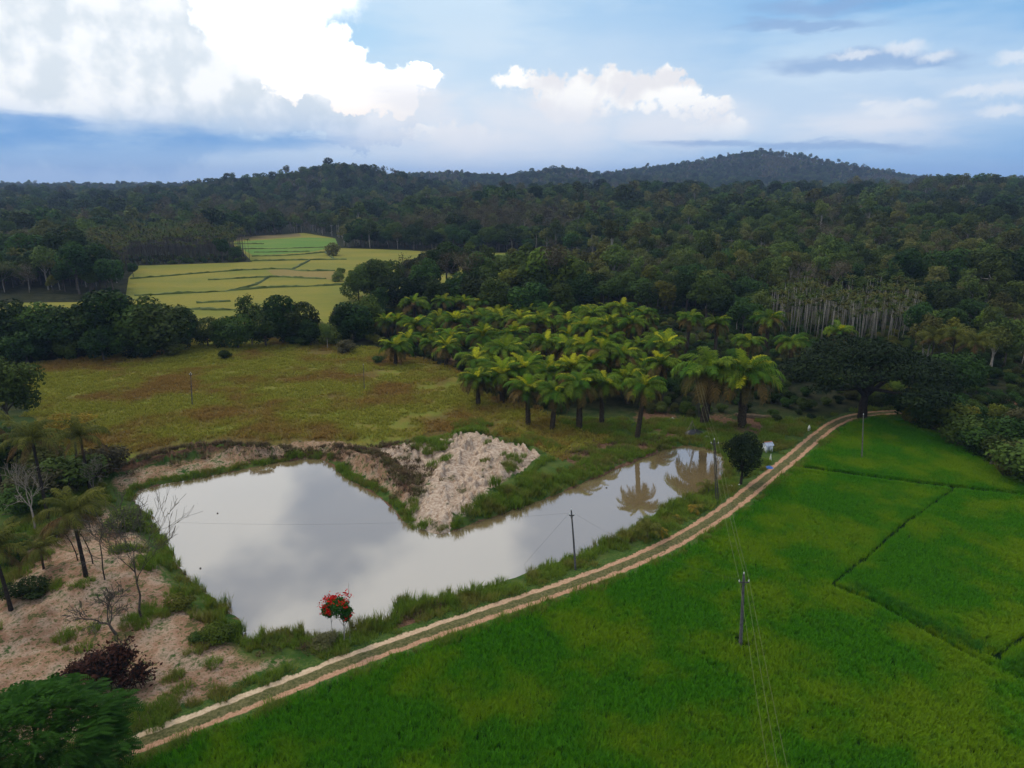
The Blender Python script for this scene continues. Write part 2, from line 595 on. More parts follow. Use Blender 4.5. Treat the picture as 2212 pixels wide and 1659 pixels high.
def H(x, y):
    x = np.asarray(x, dtype=float)
    y = np.asarray(y, dtype=float)
    h = np.zeros(x.shape)
    m = (y < 190) & (np.abs(x) < 130)
    if m.any():
        h[m] = H_near(x[m], y[m])
    m = y > 230
    if m.any():
        h[m] = H_far(x[m], y[m])
    return h


def hz(x, y):
    return float(H(np.array([x]), np.array([y]))[0])


# ------------------------------------------------------------------ materials
MATS = {}


def new_mat(name):
    m = bpy.data.materials.new(name)
    m.use_nodes = True
    m.node_tree.nodes.clear()
    nb = NB(m.node_tree)
    out = nb.new('ShaderNodeOutputMaterial')
    MATS[name] = m
    return m, nb, out


def bsdf(nb, out, color, rough=0.8, spec=0.15, normal=None, metallic=0.0):
    b = nb.new('ShaderNodeBsdfPrincipled')
    nb.put(b.inputs['Base Color'], color)
    nb.put(b.inputs['Roughness'], rough)
    nb.put(b.inputs['Specular IOR Level'], spec)
    nb.put(b.inputs['Metallic'], metallic)
    if normal is not None:
        nb.put(b.inputs['Normal'], normal)
    nb.t.links.new(b.outputs[0], out.inputs[0])
    return b


def bump(nb, hgt, dist=0.1, strength=1.0):
    n = nb.new('ShaderNodeBump')
    nb.put(n.inputs['Height'], hgt)
    n.inputs['Distance'].default_value = dist
    n.inputs['Strength'].default_value = strength
    return n.outputs[0]


def plain(name, c, rough=0.7, spec=0.2, vary=0.25, scale=3.0, metallic=0.0):
    m, nb, out = new_mat(name)
    co = nb.new('ShaderNodeTexCoord').outputs['Object']
    n = nb.noise(co, scale, 5, 0.65)
    cc = nb.mix(nb.ss(n, 0.3, 0.7), tuple(v * (1 - vary) for v in c), tuple(min(1, v * (1 + vary)) for v in c))
    bsdf(nb, out, cc, rough, spec, bump(nb, n, 0.02, 0.5), metallic)
    return m


def leaf_mat(name, dark, light, alt=None, rvar=0.35, trans=0.25, rough=0.55, pos_scale=None, spec=0.03):
    """tint attribute per leaf clump, random per plant"""
    m, nb, out = new_mat(name)
    at = nb.new('ShaderNodeAttribute', attribute_name='tint')
    t = at.outputs['Fac']
    oi = nb.new('ShaderNodeObjectInfo')
    c = nb.mix(t, dark, light)
    rd = oi.outputs['Random']
    if pos_scale:
        g = nb.new('ShaderNodeNewGeometry').outputs['Position']
        pn = nb.noise(g, pos_scale, 4, 0.6)
        rd = nb.ss(pn, 0.32, 0.68)
    if alt is not None:
        c = nb.mix(nb.ss(rd, 0.25, 1.0), c, nb.mix(t, tuple(v * 0.7 for v in alt), alt))
    r2 = nb.math('FRACT', nb.math('MULTIPLY', oi.outputs['Random'], 7.31))
    c = nb.mix(1.0, c, nb.comb(*(nb.math('ADD', nb.math('MULTIPLY', r2, 2 * rvar), 1 - rvar),) * 3), 'MULTIPLY')
    b = nb.new('ShaderNodeBsdfPrincipled')
    nb.put(b.inputs['Base Color'], c)
    nb.put(b.inputs['Roughness'], rough)
    nb.put(b.inputs['Specular IOR Level'], spec)
    if trans > 0:
        tr = nb.new('ShaderNodeBsdfTranslucent')
        nb.put(tr.inputs[0], c)
        mx = nb.new('ShaderNodeMixShader')
        mx.inputs[0].default_value = trans
        nb.t.links.new(b.outputs[0], mx.inputs[1])
        nb.t.links.new(tr.outputs[0], mx.inputs[2])
        nb.t.links.new(mx.outputs[0], out.inputs[0])
    else:
        nb.t.links.new(b.outputs[0], out.inputs[0])
    return m


# ground: three zone weights per vertex (pasture, sand, bare earth) broken up by noise
def ground_mat(name):
    m, nb, out = new_mat(name)
    z1 = nb.new('ShaderNodeAttribute', attribute_name='zone').outputs['Color']
    pas, sand, earth = nb.xyz(z1)
    pale = nb.new('ShaderNodeAttribute', attribute_name='pale').outputs['Fac']
    pos = nb.new('ShaderNodeNewGeometry').outputs['Position']
    flat = nb.vec('MULTIPLY', pos, (1, 1, 0.3))
    big = nb.noise(flat, 0.06, 4, 0.55)
    mid = nb.noise(flat, 0.35, 5, 0.6)
    fine = nb.noise(flat, 2.2, 5, 0.68)
    vf = nb.noise(flat, 9.0, 3, 0.6)
    br = nb.math('MULTIPLY', nb.math('SUBTRACT', nb.math('ADD', mid, fine), 1.0), 0.9)

    def w(a, k=1.0):
        return nb.ss(nb.math('ADD', a, nb.math('MULTIPLY', br, k)), 0.38, 0.62)
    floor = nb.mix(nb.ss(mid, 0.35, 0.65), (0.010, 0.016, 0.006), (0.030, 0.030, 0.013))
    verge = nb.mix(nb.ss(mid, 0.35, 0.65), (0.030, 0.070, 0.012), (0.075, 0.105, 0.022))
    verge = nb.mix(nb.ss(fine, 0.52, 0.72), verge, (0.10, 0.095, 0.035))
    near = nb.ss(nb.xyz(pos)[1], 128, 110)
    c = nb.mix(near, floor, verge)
    pg = nb.mix(nb.ss(mid, 0.35, 0.62), (0.175, 0.145, 0.030), (0.135, 0.155, 0.024))
    pg = nb.mix(nb.ss(big, 0.42, 0.60), pg, nb.mix(nb.ss(fine, 0.4, 0.6), (0.145, 0.088, 0.026), (0.080, 0.062, 0.020)))
    pg = nb.mix(nb.ss(fine, 0.45, 0.25), pg, (0.045, 0.055, 0.012))
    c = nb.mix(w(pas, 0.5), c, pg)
    er = nb.mix(nb.ss(fine, 0.35, 0.65), (0.075, 0.040, 0.022), (0.17, 0.095, 0.058))
    c = nb.mix(w(earth, 0.8), c, er)
    sn = nb.mix(nb.ss(fine, 0.3, 0.62), (0.18, 0.088, 0.050), (0.37, 0.225, 0.148))
    sn = nb.mix(nb.math('MULTIPLY', nb.ss(mid, 0.56, 0.40), 0.8), sn, (0.40, 0.285, 0.205))
    sn = nb.mix(nb.ss(vf, 0.62, 0.75), sn, (0.13, 0.075, 0.045))
    sn = nb.mix(nb.math('MULTIPLY', nb.ss(nb.math('ADD', fine, nb.math('MULTIPLY', mid, 0.7)), 0.86, 0.98), 0.92), sn, nb.mix(nb.ss(vf, 0.4, 0.6), (0.04, 0.055, 0.014), (0.085, 0.09, 0.026)))
    sp = nb.mix(nb.ss(fine, 0.3, 0.65), (0.23, 0.150, 0.098), (0.52, 0.405, 0.31))
    sp = nb.mix(nb.ss(nb.math('ADD', mid, nb.math('MULTIPLY', fine, 0.6)), 0.86, 1.0), sp, (0.085, 0.075, 0.035))
    sn = nb.mix(pale, sn, sp)
    c = nb.mix(w(sand, 0.9), c, sn)
    hb = nb.math('ADD', nb.math('MULTIPLY', fine, 1.0), nb.math('MULTIPLY', vf, 0.35))
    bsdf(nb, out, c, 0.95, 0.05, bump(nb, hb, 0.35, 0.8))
    return m


GROUND = ground_mat('ground_cover')

# ------------------------------------------------------------------ terrain sheet
def axis(lo, hi, step, out_lo, out_hi, grow):
    a = list(np.arange(lo, hi + 1e-6, step))
    s = step
    while a[-1] < out_hi:
        s *= grow
        a.append(a[-1] + s)
    s = step
    while a[0] > out_lo:
        s *= grow
        a.insert(0, a[0] - s)
    return np.array(a)


def zones(x, y):
    pas = sstep(poly_sd(x, y, PASTURE), 3, -3)
    m_near = (y < 190) & (np.abs(x) < 140)
    sand = np.zeros(x.shape)
    earth = np.zeros(x.shape)
    xn, yn = x[m_near], y[m_near]
    # sandy flat by the coconut palms
    sf = sstep(poly_sd(xn, yn, SANDFLAT), 1.5, -2.5) * 0.62
    mo = sstep(poly_sd(xn, yn, MOUND), 0.6, -0.8) * 0.92
    d, hv = line_d(xn, yn, RIDGE, [1] * len(RIDGE))
    s = poly_sd(xn, yn, POND)
    dr = sstep(d, 2.6, 0.6)
    facing = sstep(s, 8.0, 5.5) * sstep(s, 0.4, 1.6)
    bank = sstep(poly_sd(xn, yn, BANK), 0.5, -1.5)
    sand[m_near] = np.maximum(np.maximum(sf * sstep(s, 0.0, 0.8), mo), bank * facing * 0.58)
    er = np.maximum(dr * 0.62, sstep(poly_sd(xn, yn, GAP), 1.0, -1.0) * 0.75)
    brown = [G(u, v) for u, v in [(1190, 985), (1240, 962), (1340, 950), (1440, 930), (1480, 940), (1440, 962), (1340, 998), (1270, 1026)]]
    er = np.maximum(er, sstep(poly_sd(xn, yn, brown), 1.0, -1.5) * 0.75)
    for u, v, r in [(830, 785, 9), (1000, 775, 8), (1420, 905, 8), (1560, 915, 7), (1640, 915, 8), (2150, 885, 8), (2210, 880, 10), (870, 1350, 3.2), (950, 1320, 3.0), (700, 1385, 2.5)]:
        gx, gy, _ = G(u, v)
        er = np.maximum(er, 0.8 * np.exp(-(((xn - gx) / (r * 0.7)) ** 2 + ((yn - gy) / r) ** 2)))
    er = np.maximum(er, 0.9 * sstep(s, 0.45, -0.2))
    earth[m_near] = er
    return np.stack([pas, sand, earth], axis=1)


def set_zone(me, zz):
    a = me.attributes.new('zone', 'FLOAT_COLOR', 'POINT')
    a.data.foreach_set('color', np.concatenate([zz, np.ones((len(zz), 1))], axis=1).astype(np.float32).ravel())
    co = np.empty(len(me.vertices) * 3, dtype=np.float32)
    me.vertices.foreach_get('co', co)
    x, y = co[0::3].astype(float), co[1::3].astype(float)
    m = (y < 190) & (np.abs(x) < 140)
    pl = np.zeros(len(x), dtype=np.float32)
    pl[m] = sstep(poly_sd(x[m], y[m], MOUND), 2.5, 0.0)
    a = me.attributes.new('pale', 'FLOAT', 'POINT')
    a.data.foreach_set('value', pl)


PATCHES = [('eroded_bank', BANK, 0.22), ('sandy_ground', SANDFLAT, 0.28)]


def build_ground():
    ax = axis(-95, 105, 0.9, -5200, 5200, 1.055)
    ay = axis(22, 185, 0.85, -300, 8000, 1.03)
    X, Y = np.meshgrid(ax, ay)
    x, y = X.ravel(), Y.ravel()
    z = H(x, y)
    for nm, poly, res in PATCHES:
        m = (y < 190) & (np.abs(x) < 140)
        s = poly_sd(x[m], y[m], poly)
        z[m] -= 0.55 * sstep(-s, 0.0, 1.5)
    nx, ny = len(ax), len(ay)
    i = np.arange(nx * ny).reshape(ny, nx)
    f = np.stack([i[:-1, :-1], i[:-1, 1:], i[1:, 1:], i[1:, :-1]], axis=-1).reshape(-1, 4)
    me = mesh_np('ground', np.stack([x, y, z], 1), f, [GROUND], smooth=True)
    set_zone(me, zones(x, y))
    tag(obj('ground', me), kind='structure')
    for nm, poly, res in PATCHES:
        p = np.array(poly)[:, :2]
        lo, hi = p.min(0), p.max(0)
        lo = np.maximum(lo, (-75, 22))
        ax2, ay2 = np.arange(lo[0], hi[0], res), np.arange(lo[1], hi[1], res)
        X, Y = np.meshgrid(ax2, ay2)
        x, y = X.ravel(), Y.ravel()
        s = poly_sd(x, y, poly)
        gul = fbm(x, y, 1.6, 4, 0.6) - 0.5
        lump = fbm(x + 40, y, 0.8, 3, 0.6) - 0.5
        steep = H(x, y)
        amp = 0.30 + 1.35 * np.clip(steep, 0, 1.6) / 1.6
        # erosion rills run down slope: stretched ridged noise
        rill = np.abs(fbm((x + 0.35 * y) * 1.0, (y - 0.35 * x) * 0.30, 0.9, 3, 0.55) - 0.5) * 2
        big_ = fbm(x + 11, y + 5, 4.5, 3, 0.55) - 0.5
        d = amp * (gul * 0.9 + lump * 0.22 + big_ * 1.0 - 1.1 * (1 - rill) ** 4) if nm == 'eroded_bank' else (gul * 0.5 + lump * 0.35)
        pd = poly_sd(x, y, POND)
        fade = sstep(-s, 0.0, 2.0) * sstep(pd, -0.5, 1.5)
        z = steep + d * fade - 0.30 * (1 - sstep(-s, 0.0, 0.8))
        nx, ny = len(ax2), len(ay2)
        i = np.arange(nx * ny).reshape(ny, nx)
        f = np.stack([i[:-1, :-1], i[:-1, 1:], i[1:, 1:], i[1:, :-1]], axis=-1).reshape(-1, 4)
        keep = ((s < 0.3) & (pd > -2.0))[f].all(1)
        f = f[keep]
        used, inv = np.unique(f, return_inverse=True)
        me = mesh_np(nm, np.stack([x, y, z], 1)[used], inv.reshape(-1, 4), [GROUND], smooth=True)
        set_zone(me, zones(x[used], y[used]))
        tag(obj(nm, me), kind='structure')


build_ground()


# ------------------------------------------------------------------ pond
def water_mat():
    m, nb, out = new_mat('muddy_water')
    pos = nb.new('ShaderNodeNewGeometry').outputs['Position']
    n = nb.noise(nb.vec('MULTIPLY', pos, (1.0, 0.55, 1)), 1.6, 3, 0.5)
    nl = nb.noise(pos, 0.06, 2, 0.5)
    mud = nb.mix(nb.ss(nl, 0.3, 0.7), (0.135, 0.097, 0.045), (0.16, 0.116, 0.058))
    df = nb.new('ShaderNodeBsdfDiffuse')
    nb.put(df.inputs[0], mud)
    gl = nb.new('ShaderNodeBsdfGlossy')
    gl.inputs['Roughness'].default_value = 0.03
    gl.inputs['Color'].default_value = (0.95, 0.97, 1.0, 1)
    nb.put(gl.inputs['Normal'], bump(nb, n, 0.02, 0.05))
    fr = nb.new('ShaderNodeFresnel')
    fr.inputs['IOR'].default_value = 2.3
    mx = nb.new('ShaderNodeMixShader')
    nb.t.links.new(nb.math('MULTIPLY_ADD', fr.outputs[0], 1.35, 0.04, clamp=True), mx.inputs[0])
    nb.t.links.new(df.outputs[0], mx.inputs[1])
    nb.t.links.new(gl.outputs[0], mx.inputs[2])
    nb.t.links.new(mx.outputs[0], out.inputs[0])
    return m


def build_pond():
    p = np.array(POND)[:, :2]
    c = p.mean(0)
    # slightly larger sheet so that the banks cut its edge; triangulated by bmesh
    import bmesh
    bm = bmesh.new()
    n = len(p)
    q = []
    for i in range(n):
        a, b, d = p[i - 1], p[i], p[(i + 1) % n]
        t = (d - a) / np.linalg.norm(d - a)
        nrm = np.array([t[1], -t[0]])
        q.append((b, nrm))
    area = 0.5 * sum(p[i][0] * p[(i + 1) % n][1] - p[(i + 1) % n][0] * p[i][1] for i in range(n))
    sgn = 1 if area > 0 else -1
    vs = [bm.verts.new((b[0] + sgn * nn[0] * 0.6, b[1] + sgn * nn[1] * 0.6, WATER_Z)) for b, nn in q]
    fc = bm.faces.new(vs)
    if fc.normal.z < 0:
        fc.normal_flip()
    fc.normal_update()
    if fc.normal.z < 0:
        fc.normal_flip()
    bmesh.ops.triangulate(bm, faces=[fc])
    me = bpy.data.meshes.new('pond_water')
    bm.to_mesh(me)
    bm.free()
    me.materials.append(water_mat())
    tag(obj('pond_water', me), kind='structure')


build_pond()


# ------------------------------------------------------------------ dirt road: two wheel tracks with a grassy middle
def road_mat():
    m, nb, out = new_mat('dirt_road')
    at = nb.new('ShaderNodeAttribute', attribute_name='across')      # metres from the centre line
    a = at.outputs['Fac']
    pos = nb.new('ShaderNodeNewGeometry').outputs['Position']
    mid = nb.noise(pos, 0.8, 4, 0.6)
    fine = nb.noise(pos, 4.5, 5, 0.65)
    wob = nb.math('ADD', a, nb.math('MULTIPLY', nb.math('SUBTRACT', mid, 0.5), 0.75))
    wob = nb.math('ADD', wob, nb.math('MULTIPLY', nb.math('SUBTRACT', fine, 0.5), 0.45))
    d = nb.math('ABSOLUTE', nb.math('SUBTRACT', nb.math('ABSOLUTE', wob), 0.83))
    track = nb.ss(d, 0.38, 0.20)
    far = nb.ss(nb.xyz(pos)[1], 46, 74)
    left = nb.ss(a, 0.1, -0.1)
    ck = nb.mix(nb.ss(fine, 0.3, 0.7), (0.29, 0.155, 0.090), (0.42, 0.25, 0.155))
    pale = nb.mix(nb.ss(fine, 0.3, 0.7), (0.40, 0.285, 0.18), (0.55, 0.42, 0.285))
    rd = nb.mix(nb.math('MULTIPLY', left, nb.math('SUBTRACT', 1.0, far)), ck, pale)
    gr = nb.mix(nb.ss(fine, 0.35, 0.65), (0.05, 0.055, 0.018), (0.13, 0.115, 0.05))
    vg = nb.mix(nb.ss(fine, 0.35, 0.65), (0.022, 0.055, 0.010), (0.070, 0.10, 0.022))
    g = nb.mix(nb.ss(nb.math('ABSOLUTE', a), 0.6, 1.1), gr, vg)
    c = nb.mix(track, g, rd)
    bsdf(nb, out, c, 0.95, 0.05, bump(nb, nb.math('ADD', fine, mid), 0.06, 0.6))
    return m


def build_road():
    prof = [(-2.3, -0.06), (-1.9, 0.05), (-1.45, 0.09), (-1.15, 0.07), (-0.83, 0.035), (-0.5, 0.07), (-0.25, 0.11), (0, 0.12), (0.25, 0.11), (0.5, 0.07), (0.83, 0.035), (1.15, 0.07), (1.45, 0.09), (1.9, 0.05), (2.3, -0.06)]
    c = ROAD_C
    t = np.gradient(c, axis=0)
    t /= np.linalg.norm(t, axis=1)[:, None]
    nrm = np.stack([t[:, 1], -t[:, 0]], 1)
    V, A = [], []
    for off, dz in prof:
        q = c + nrm * off
        V.append(np.column_stack([q, np.full(len(q), dz) + 0.03 * (fbm(q[:, 0], q[:, 1], 1.5, 2) - 0.5)]))
        A.append(np.full(len(q), off))
    V = np.stack(V, 1)
    n, k = V.shape[:2]
    i = np.arange(n * k).reshape(n, k)
    f = np.stack([i[:-1, :-1], i[:-1, 1:], i[1:, 1:], i[1:, :-1]], -1).reshape(-1, 4)
    me = mesh_np('dirt_road', V.reshape(-1, 3), f, [road_mat()], smooth=True)
    a = me.attributes.new('across', 'FLOAT', 'POINT')
    a.data.foreach_set('value', np.stack(A, 1).ravel().astype(np.float32))
    tag(obj('dirt_road', me), kind='structure')


build_road()


# ------------------------------------------------------------------ paddy floor and far fields
def sheet(name, poly, z, mat):
    import bmesh
    bm = bmesh.new()
    vs = [bm.verts.new((p[0], p[1], z)) for p in poly]
    fc = bm.faces.new(vs)
    bmesh.ops.triangulate(bm, faces=[fc])
    bmesh.ops.recalc_face_normals(bm, faces=bm.faces)
    me = bpy.data.meshes.new(name)
    bm.to_mesh(me)
    bm.free()
    if me.polygons and me.polygons[0].normal.z < 0:
        me.flip_normals()
    me.materials.append(mat)
    return tag(obj(name, me), kind='structure')


def field_mat(name, a, b, c3, sc=0.05):
    m, nb, out = new_mat(name)
    pos = nb.new('ShaderNodeNewGeometry').outputs['Position']
    st = nb.vec('MULTIPLY', pos, (0.5, 1.0, 1.0))
    n1 = nb.noise(st, sc, 4, 0.6)
    n2 = nb.noise(pos, 0.6, 5, 0.7)
    c = nb.mix(nb.ss(n1, 0.35, 0.65), a, b)
    c = nb.mix(nb.math('MULTIPLY', nb.ss(n2, 0.5, 0.75), 0.7), c, c3)
    bsdf(nb, out, c, 0.95, 0.05, bump(nb, n2, 0.5, 0.6))
    return m


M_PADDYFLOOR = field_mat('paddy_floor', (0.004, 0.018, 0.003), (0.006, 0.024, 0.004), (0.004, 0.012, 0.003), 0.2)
M_FIELD = field_mat('ripe_crop', (0.20, 0.172, 0.032), (0.145, 0.150, 0.028), (0.11, 0.115, 0.024))
M_FIELDG = field_mat('green_crop', (0.085, 0.165, 0.03), (0.13, 0.18, 0.034), (0.07, 0.12, 0.026))
M_FIELDT = field_mat('stubble', (0.21, 0.155, 0.05), (0.18, 0.14, 0.045), (0.14, 0.115, 0.04))
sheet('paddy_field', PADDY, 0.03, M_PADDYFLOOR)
sheet('far_field', [p[:2] for p in FIELD], 0.05, M_FIELD)
C1 = lambda x, y: G(x * 0.35157, y * 0.35157 + 302.4)[:2]
sheet('green_plot', [C1(*p) for p in [(1440, 628), (1620, 615), (1900, 600), (2060, 605), (2080, 655), (1900, 690), (1560, 712), (1520, 690), (1470, 660)]], 0.09, M_FIELDG)
sheet('stubble_plot', [C1(*p) for p in [(1640, 802), (1760, 795), (1860, 810), (2080, 806), (2060, 860), (1860, 852), (1690, 838)]], 0.09, M_FIELDT)
sheet('brown_plot', [C1(*p) for p in [(1400, 600), (1840, 574), (1850, 592), (1640, 608), (1420, 622)]], 0.095, field_mat('brown_stubble', (0.16, 0.115, 0.05), (0.13, 0.105, 0.045), (0.10, 0.08, 0.04)))
sheet('lime_plot', [G(u, v)[:2] for u, v in [(1040, 552), (1120, 548), (1270, 560), (1290, 600), (1040, 600)]], 0.09, field_mat('lime_crop', (0.16, 0.20, 0.03), (0.13, 0.19, 0.028), (0.10, 0.14, 0.026)))

M_BUND = leaf_mat('bund_grass', (0.040, 0.060, 0.014), (0.080, 0.100, 0.024), None, 0.1, 0)
BUNDS = [[(800, 855), (1000, 840), (1230, 820), (1500, 800), (1750, 792), (1860, 808), (2060, 805)], [(1280, 862), (1700, 840), (1850, 850), (2000, 855)],
         [(830, 958), (1100, 945), (1400, 930), (1650, 908), (1950, 900), (2200, 885)], [(1210, 1003), (1420, 993)], [(1540, 745), (1900, 738), (2130, 735)],
         [(1550, 716), (1780, 712), (2010, 690)], [(1480, 672), (1750, 668), (2020, 660)], [(1430, 640), (1620, 640)], [(1560, 692), (1900, 687)],
         [(1650, 845), (1560, 900), (1380, 932)], [(2000, 692), (2060, 735)], [(1900, 742), (1800, 795)], [(1080, 1040), (1500, 1050), (1900, 1020)]]
BUND_LBL = ['long grassy bund curving across the upper yellow field', 'short grassy bund just below the long curving one in the yellow field', 'longest grassy bund across the middle of the yellow field',
            'short faint bund low in the yellow field above the dark trees', 'straight thin bund below the green plot', 'bund along the lower edge of the bright green plot', 'bund across the middle of the bright green plot',
            'short bund at the top left of the bright green plot', 'thin bund inside the lower part of the bright green plot', 'slanting bund joining two long bunds in the yellow field', 'short cross bund at the right end of the green plot',
            'short cross bund in the upper yellow field', 'lowest bund of the yellow field just behind the hedge trees']
for ln, lb in zip(BUNDS, BUND_LBL):
    pts = resample(smooth_line([C1(*p) for p in ln], 2), 1.6)
    V, F = [], []
    w0 = rng.random(len(pts))
    t = np.gradient(pts, axis=0)
    t /= np.linalg.norm(t, axis=1)[:, None]
    nr = np.stack([t[:, 1], -t[:, 0]], 1)
    hh = (0.25 + 0.75 * fbm(pts[:, 0], pts[:, 1], 9, 3)) * (0.6 + 0.6 * w0)
    ww = 0.45 + 0.7 * fbm(pts[:, 0] + 50, pts[:, 1], 7, 3)
    prof = [(-1, 0.02, 0), (-0.6, 0.06, 0.6), (0.0, 0.06, 1.0), (0.6, 0.06, 0.6), (1, 0.02, 0)]
    V = np.stack([np.column_stack([pts + nr * (ww * o)[:, None] + 0.25 * rng.normal(size=pts.shape) * (0 if k in (0, 4) else 1), b + hh * q * 1.1]) for k, (o, b, q) in enumerate(prof)], 1)
    n, k = V.shape[:2]
    i = np.arange(n * k).reshape(n, k)
    f = np.stack([i[:-1, :-1], i[:-1, 1:], i[1:, 1:], i[1:, :-1]], -1).reshape(-1, 4)
    me = mesh_np('field_bund', V.reshape(-1, 3), f, [M_BUND], tint=rng.random(len(f)))
    tag(obj('field_bund', me), lb, 'bund', 'bunds in the far fields')

# ------------------------------------------------------------------ plant meshes
def leaf_quads(pos, nrm, size, aspect=0.55, r=None):
    """rhombic leaves at pos facing nrm"""
    r = r or rng
    n = len(pos)
    nrm = nrm / (np.linalg.norm(nrm, axis=1)[:, None] + 1e-9)
    a = np.cross(nrm, r.normal(size=(n, 3)))
    a /= np.linalg.norm(a, axis=1)[:, None] + 1e-9
    b = np.cross(nrm, a)
    s = size[:, None] if np.ndim(size) else size
    v = np.stack([pos + a * s, pos + b * s * aspect, pos - a * s, pos - b * s * aspect], 1).reshape(-1, 3)
    f = np.arange(4 * n).reshape(n, 4)
    return v, f


def rand_dirs(n, r, up=0.0):
    d = r.normal(size=(n, 3))
    d[:, 2] += up
    return d / np.linalg.norm(d, axis=1)[:, None]


def crown(name, seed, rad, hgt, z0, nlobe, nleaf, leaf, mat, flat=False, loose=0.15, lobe_r=0.42, tint_bias=0.0, umbrella=False):
    r = np.random.default_rng(seed)
    # lobe centres on an uneven ellipsoid
    d = rand_dirs(nlobe, r, 0.35)
    rr = 0.35 + 0.40 * r.random(nlobe)
    c = d * rr[:, None] * np.array([rad, rad, hgt / 2])
    c[:, 0] *= 0.85 + 0.3 * r.random()
    if umbrella:
        ang = r.random(nlobe) * 6.283
        q = np.sqrt(r.random(nlobe)) * 0.86
        c = np.stack([np.cos(ang) * q * rad, np.sin(ang) * q * rad, hgt * 0.5 * (1 - 1.6 * q ** 2) + r.normal(size=nlobe) * 0.05 * hgt], 1)
    lr = lobe_r * (0.65 + 0.7 * r.random(nlobe))
    if umbrella:
        lrv = np.stack([lr * rad, lr * rad, lr * rad * 0.42], 1)
    else:
        lrv = np.stack([lr * rad, lr * rad, lr * min(rad, hgt / 2) * 0.95], 1)
    i = r.choice(nlobe, nleaf * 2, p=lr ** 2 / (lr ** 2).sum())
    dd = rand_dirs(len(i), r, 0.25)
    k = 1.0 - loose * 1.2 * np.abs(r.normal(size=len(i))) + loose * 0.5 * r.random(len(i))
    p = c[i] + dd * k[:, None] * lrv[i]
    # drop leaves buried in other lobes
    keep = np.ones(len(i), bool)
    for j in range(nlobe):
        q = ((p - c[j]) / lrv[j])
        keep &= ~(((q ** 2).sum(1) < 0.55) & (i != j))
    keep &= p[:, 2] > -hgt * 0.5
    p, dd, i = p[keep][:nleaf], dd[keep][:nleaf], i[keep][:nleaf]
    n = dd * 0.75 + rand_dirs(len(p), r) * 0.7 + np.array([0, 0, 0.35])
    sz = leaf * (0.6 + 0.8 * r.random(len(p)))
    v, f = leaf_quads(p, n, sz, 0.6, r)
    v[:, 2] += z0 + hgt * 0.5
    lt = r.random(nlobe)
    tint = np.clip(0.6 * lt[i] + 0.4 * r.random(len(p)) + tint_bias, 0, 1)
    return mesh_np(name, v, f, [mat], tint=tint), c + np.array([0, 0, z0 + hgt * 0.5])


def segs_mesh(name, segs, k, mat, rmin=0.0):
    """tapered tubes for many segments (p0, p1, r0, r1)"""
    s = np.array([[*a, *b, max(c, rmin), max(d, rmin)] for a, b, c, d in segs])
    p0, p1, r0, r1 = s[:, 0:3], s[:, 3:6], s[:, 6], s[:, 7]
    t = p1 - p0
    t /= np.linalg.norm(t, axis=1)[:, None] + 1e-9
    ref = np.where(np.abs(t[:, 2:3]) > 0.9, np.array([[1.0, 0, 0]]), np.array([[0, 0, 1.0]]))
    a = np.cross(t, ref)
    a /= np.linalg.norm(a, axis=1)[:, None] + 1e-9
    b = np.cross(t, a)
    V = []
    for p, rr in ((p0, r0), (p1, r1)):
        for j in range(k):
            q = 6.28318 * j / k
            V.append(p + (a * math.cos(q) + b * math.sin(q)) * rr[:, None])
    V = np.stack(V, 1).reshape(-1, 3)
    base = np.arange(len(s))[:, None] * (2 * k)
    F = np.concatenate([base + np.array([[j, (j + 1) % k, k + (j + 1) % k, k + j]]) for j in range(k)], 0)
    return mesh_np(name, V, F, [mat], smooth=True)


def grow(seed, h, r0, levels=4, spread=0.6, first=0.35, nb_=(3, 4), lean=0.1, up=0.25, shrink=0.68, curve=0.15):
    """branch skeleton; returns segments and tips"""
    r = random.Random(seed)
    segs, tips = [], []

    def br(p, d, L, rad, lv):
        n = 3 if lv < levels - 1 else 2
        q = p
        for i in range(n):
            d = (d + Vector((r.gauss(0, curve), r.gauss(0, curve), r.gauss(0, curve) + up * 0.15))).normalized()
            e = q + d * (L / n)
            ra = rad * (1 - 0.45 * i / n)
            rb = rad * (1 - 0.45 * (i + 1) / n)
            segs.append((tuple(q), tuple(e), ra, rb))
            q = e
            if lv < levels and lv > 0 and i < n - 1 and r.random() < 0.75:
                side(q, d, L, rb, lv)
        if lv < levels:
            for _ in range(r.randint(*nb_)):
                side(q, d, L, rad * 0.6, lv)
        else:
            tips.append(tuple(q))

    def side(q, d, L, rb, lv):
        a = Vector((r.gauss(0, 1), r.gauss(0, 1), r.gauss(0, 1)))
        a = (a - d * a.dot(d)).normalized()
        nd = (d + a * (spread * (0.7 + 0.6 * r.random())) + Vector((0, 0, up * 0.5))).normalized()
        br(q, nd, L * shrink * (0.75 + 0.5 * r.random()), rb * 0.72, lv + 1)

    br(Vector((0, 0, -0.3)), Vector((r.gauss(0, lean), r.gauss(0, lean), 1)).normalized(), h * first, r0, 0)
    return segs, tips


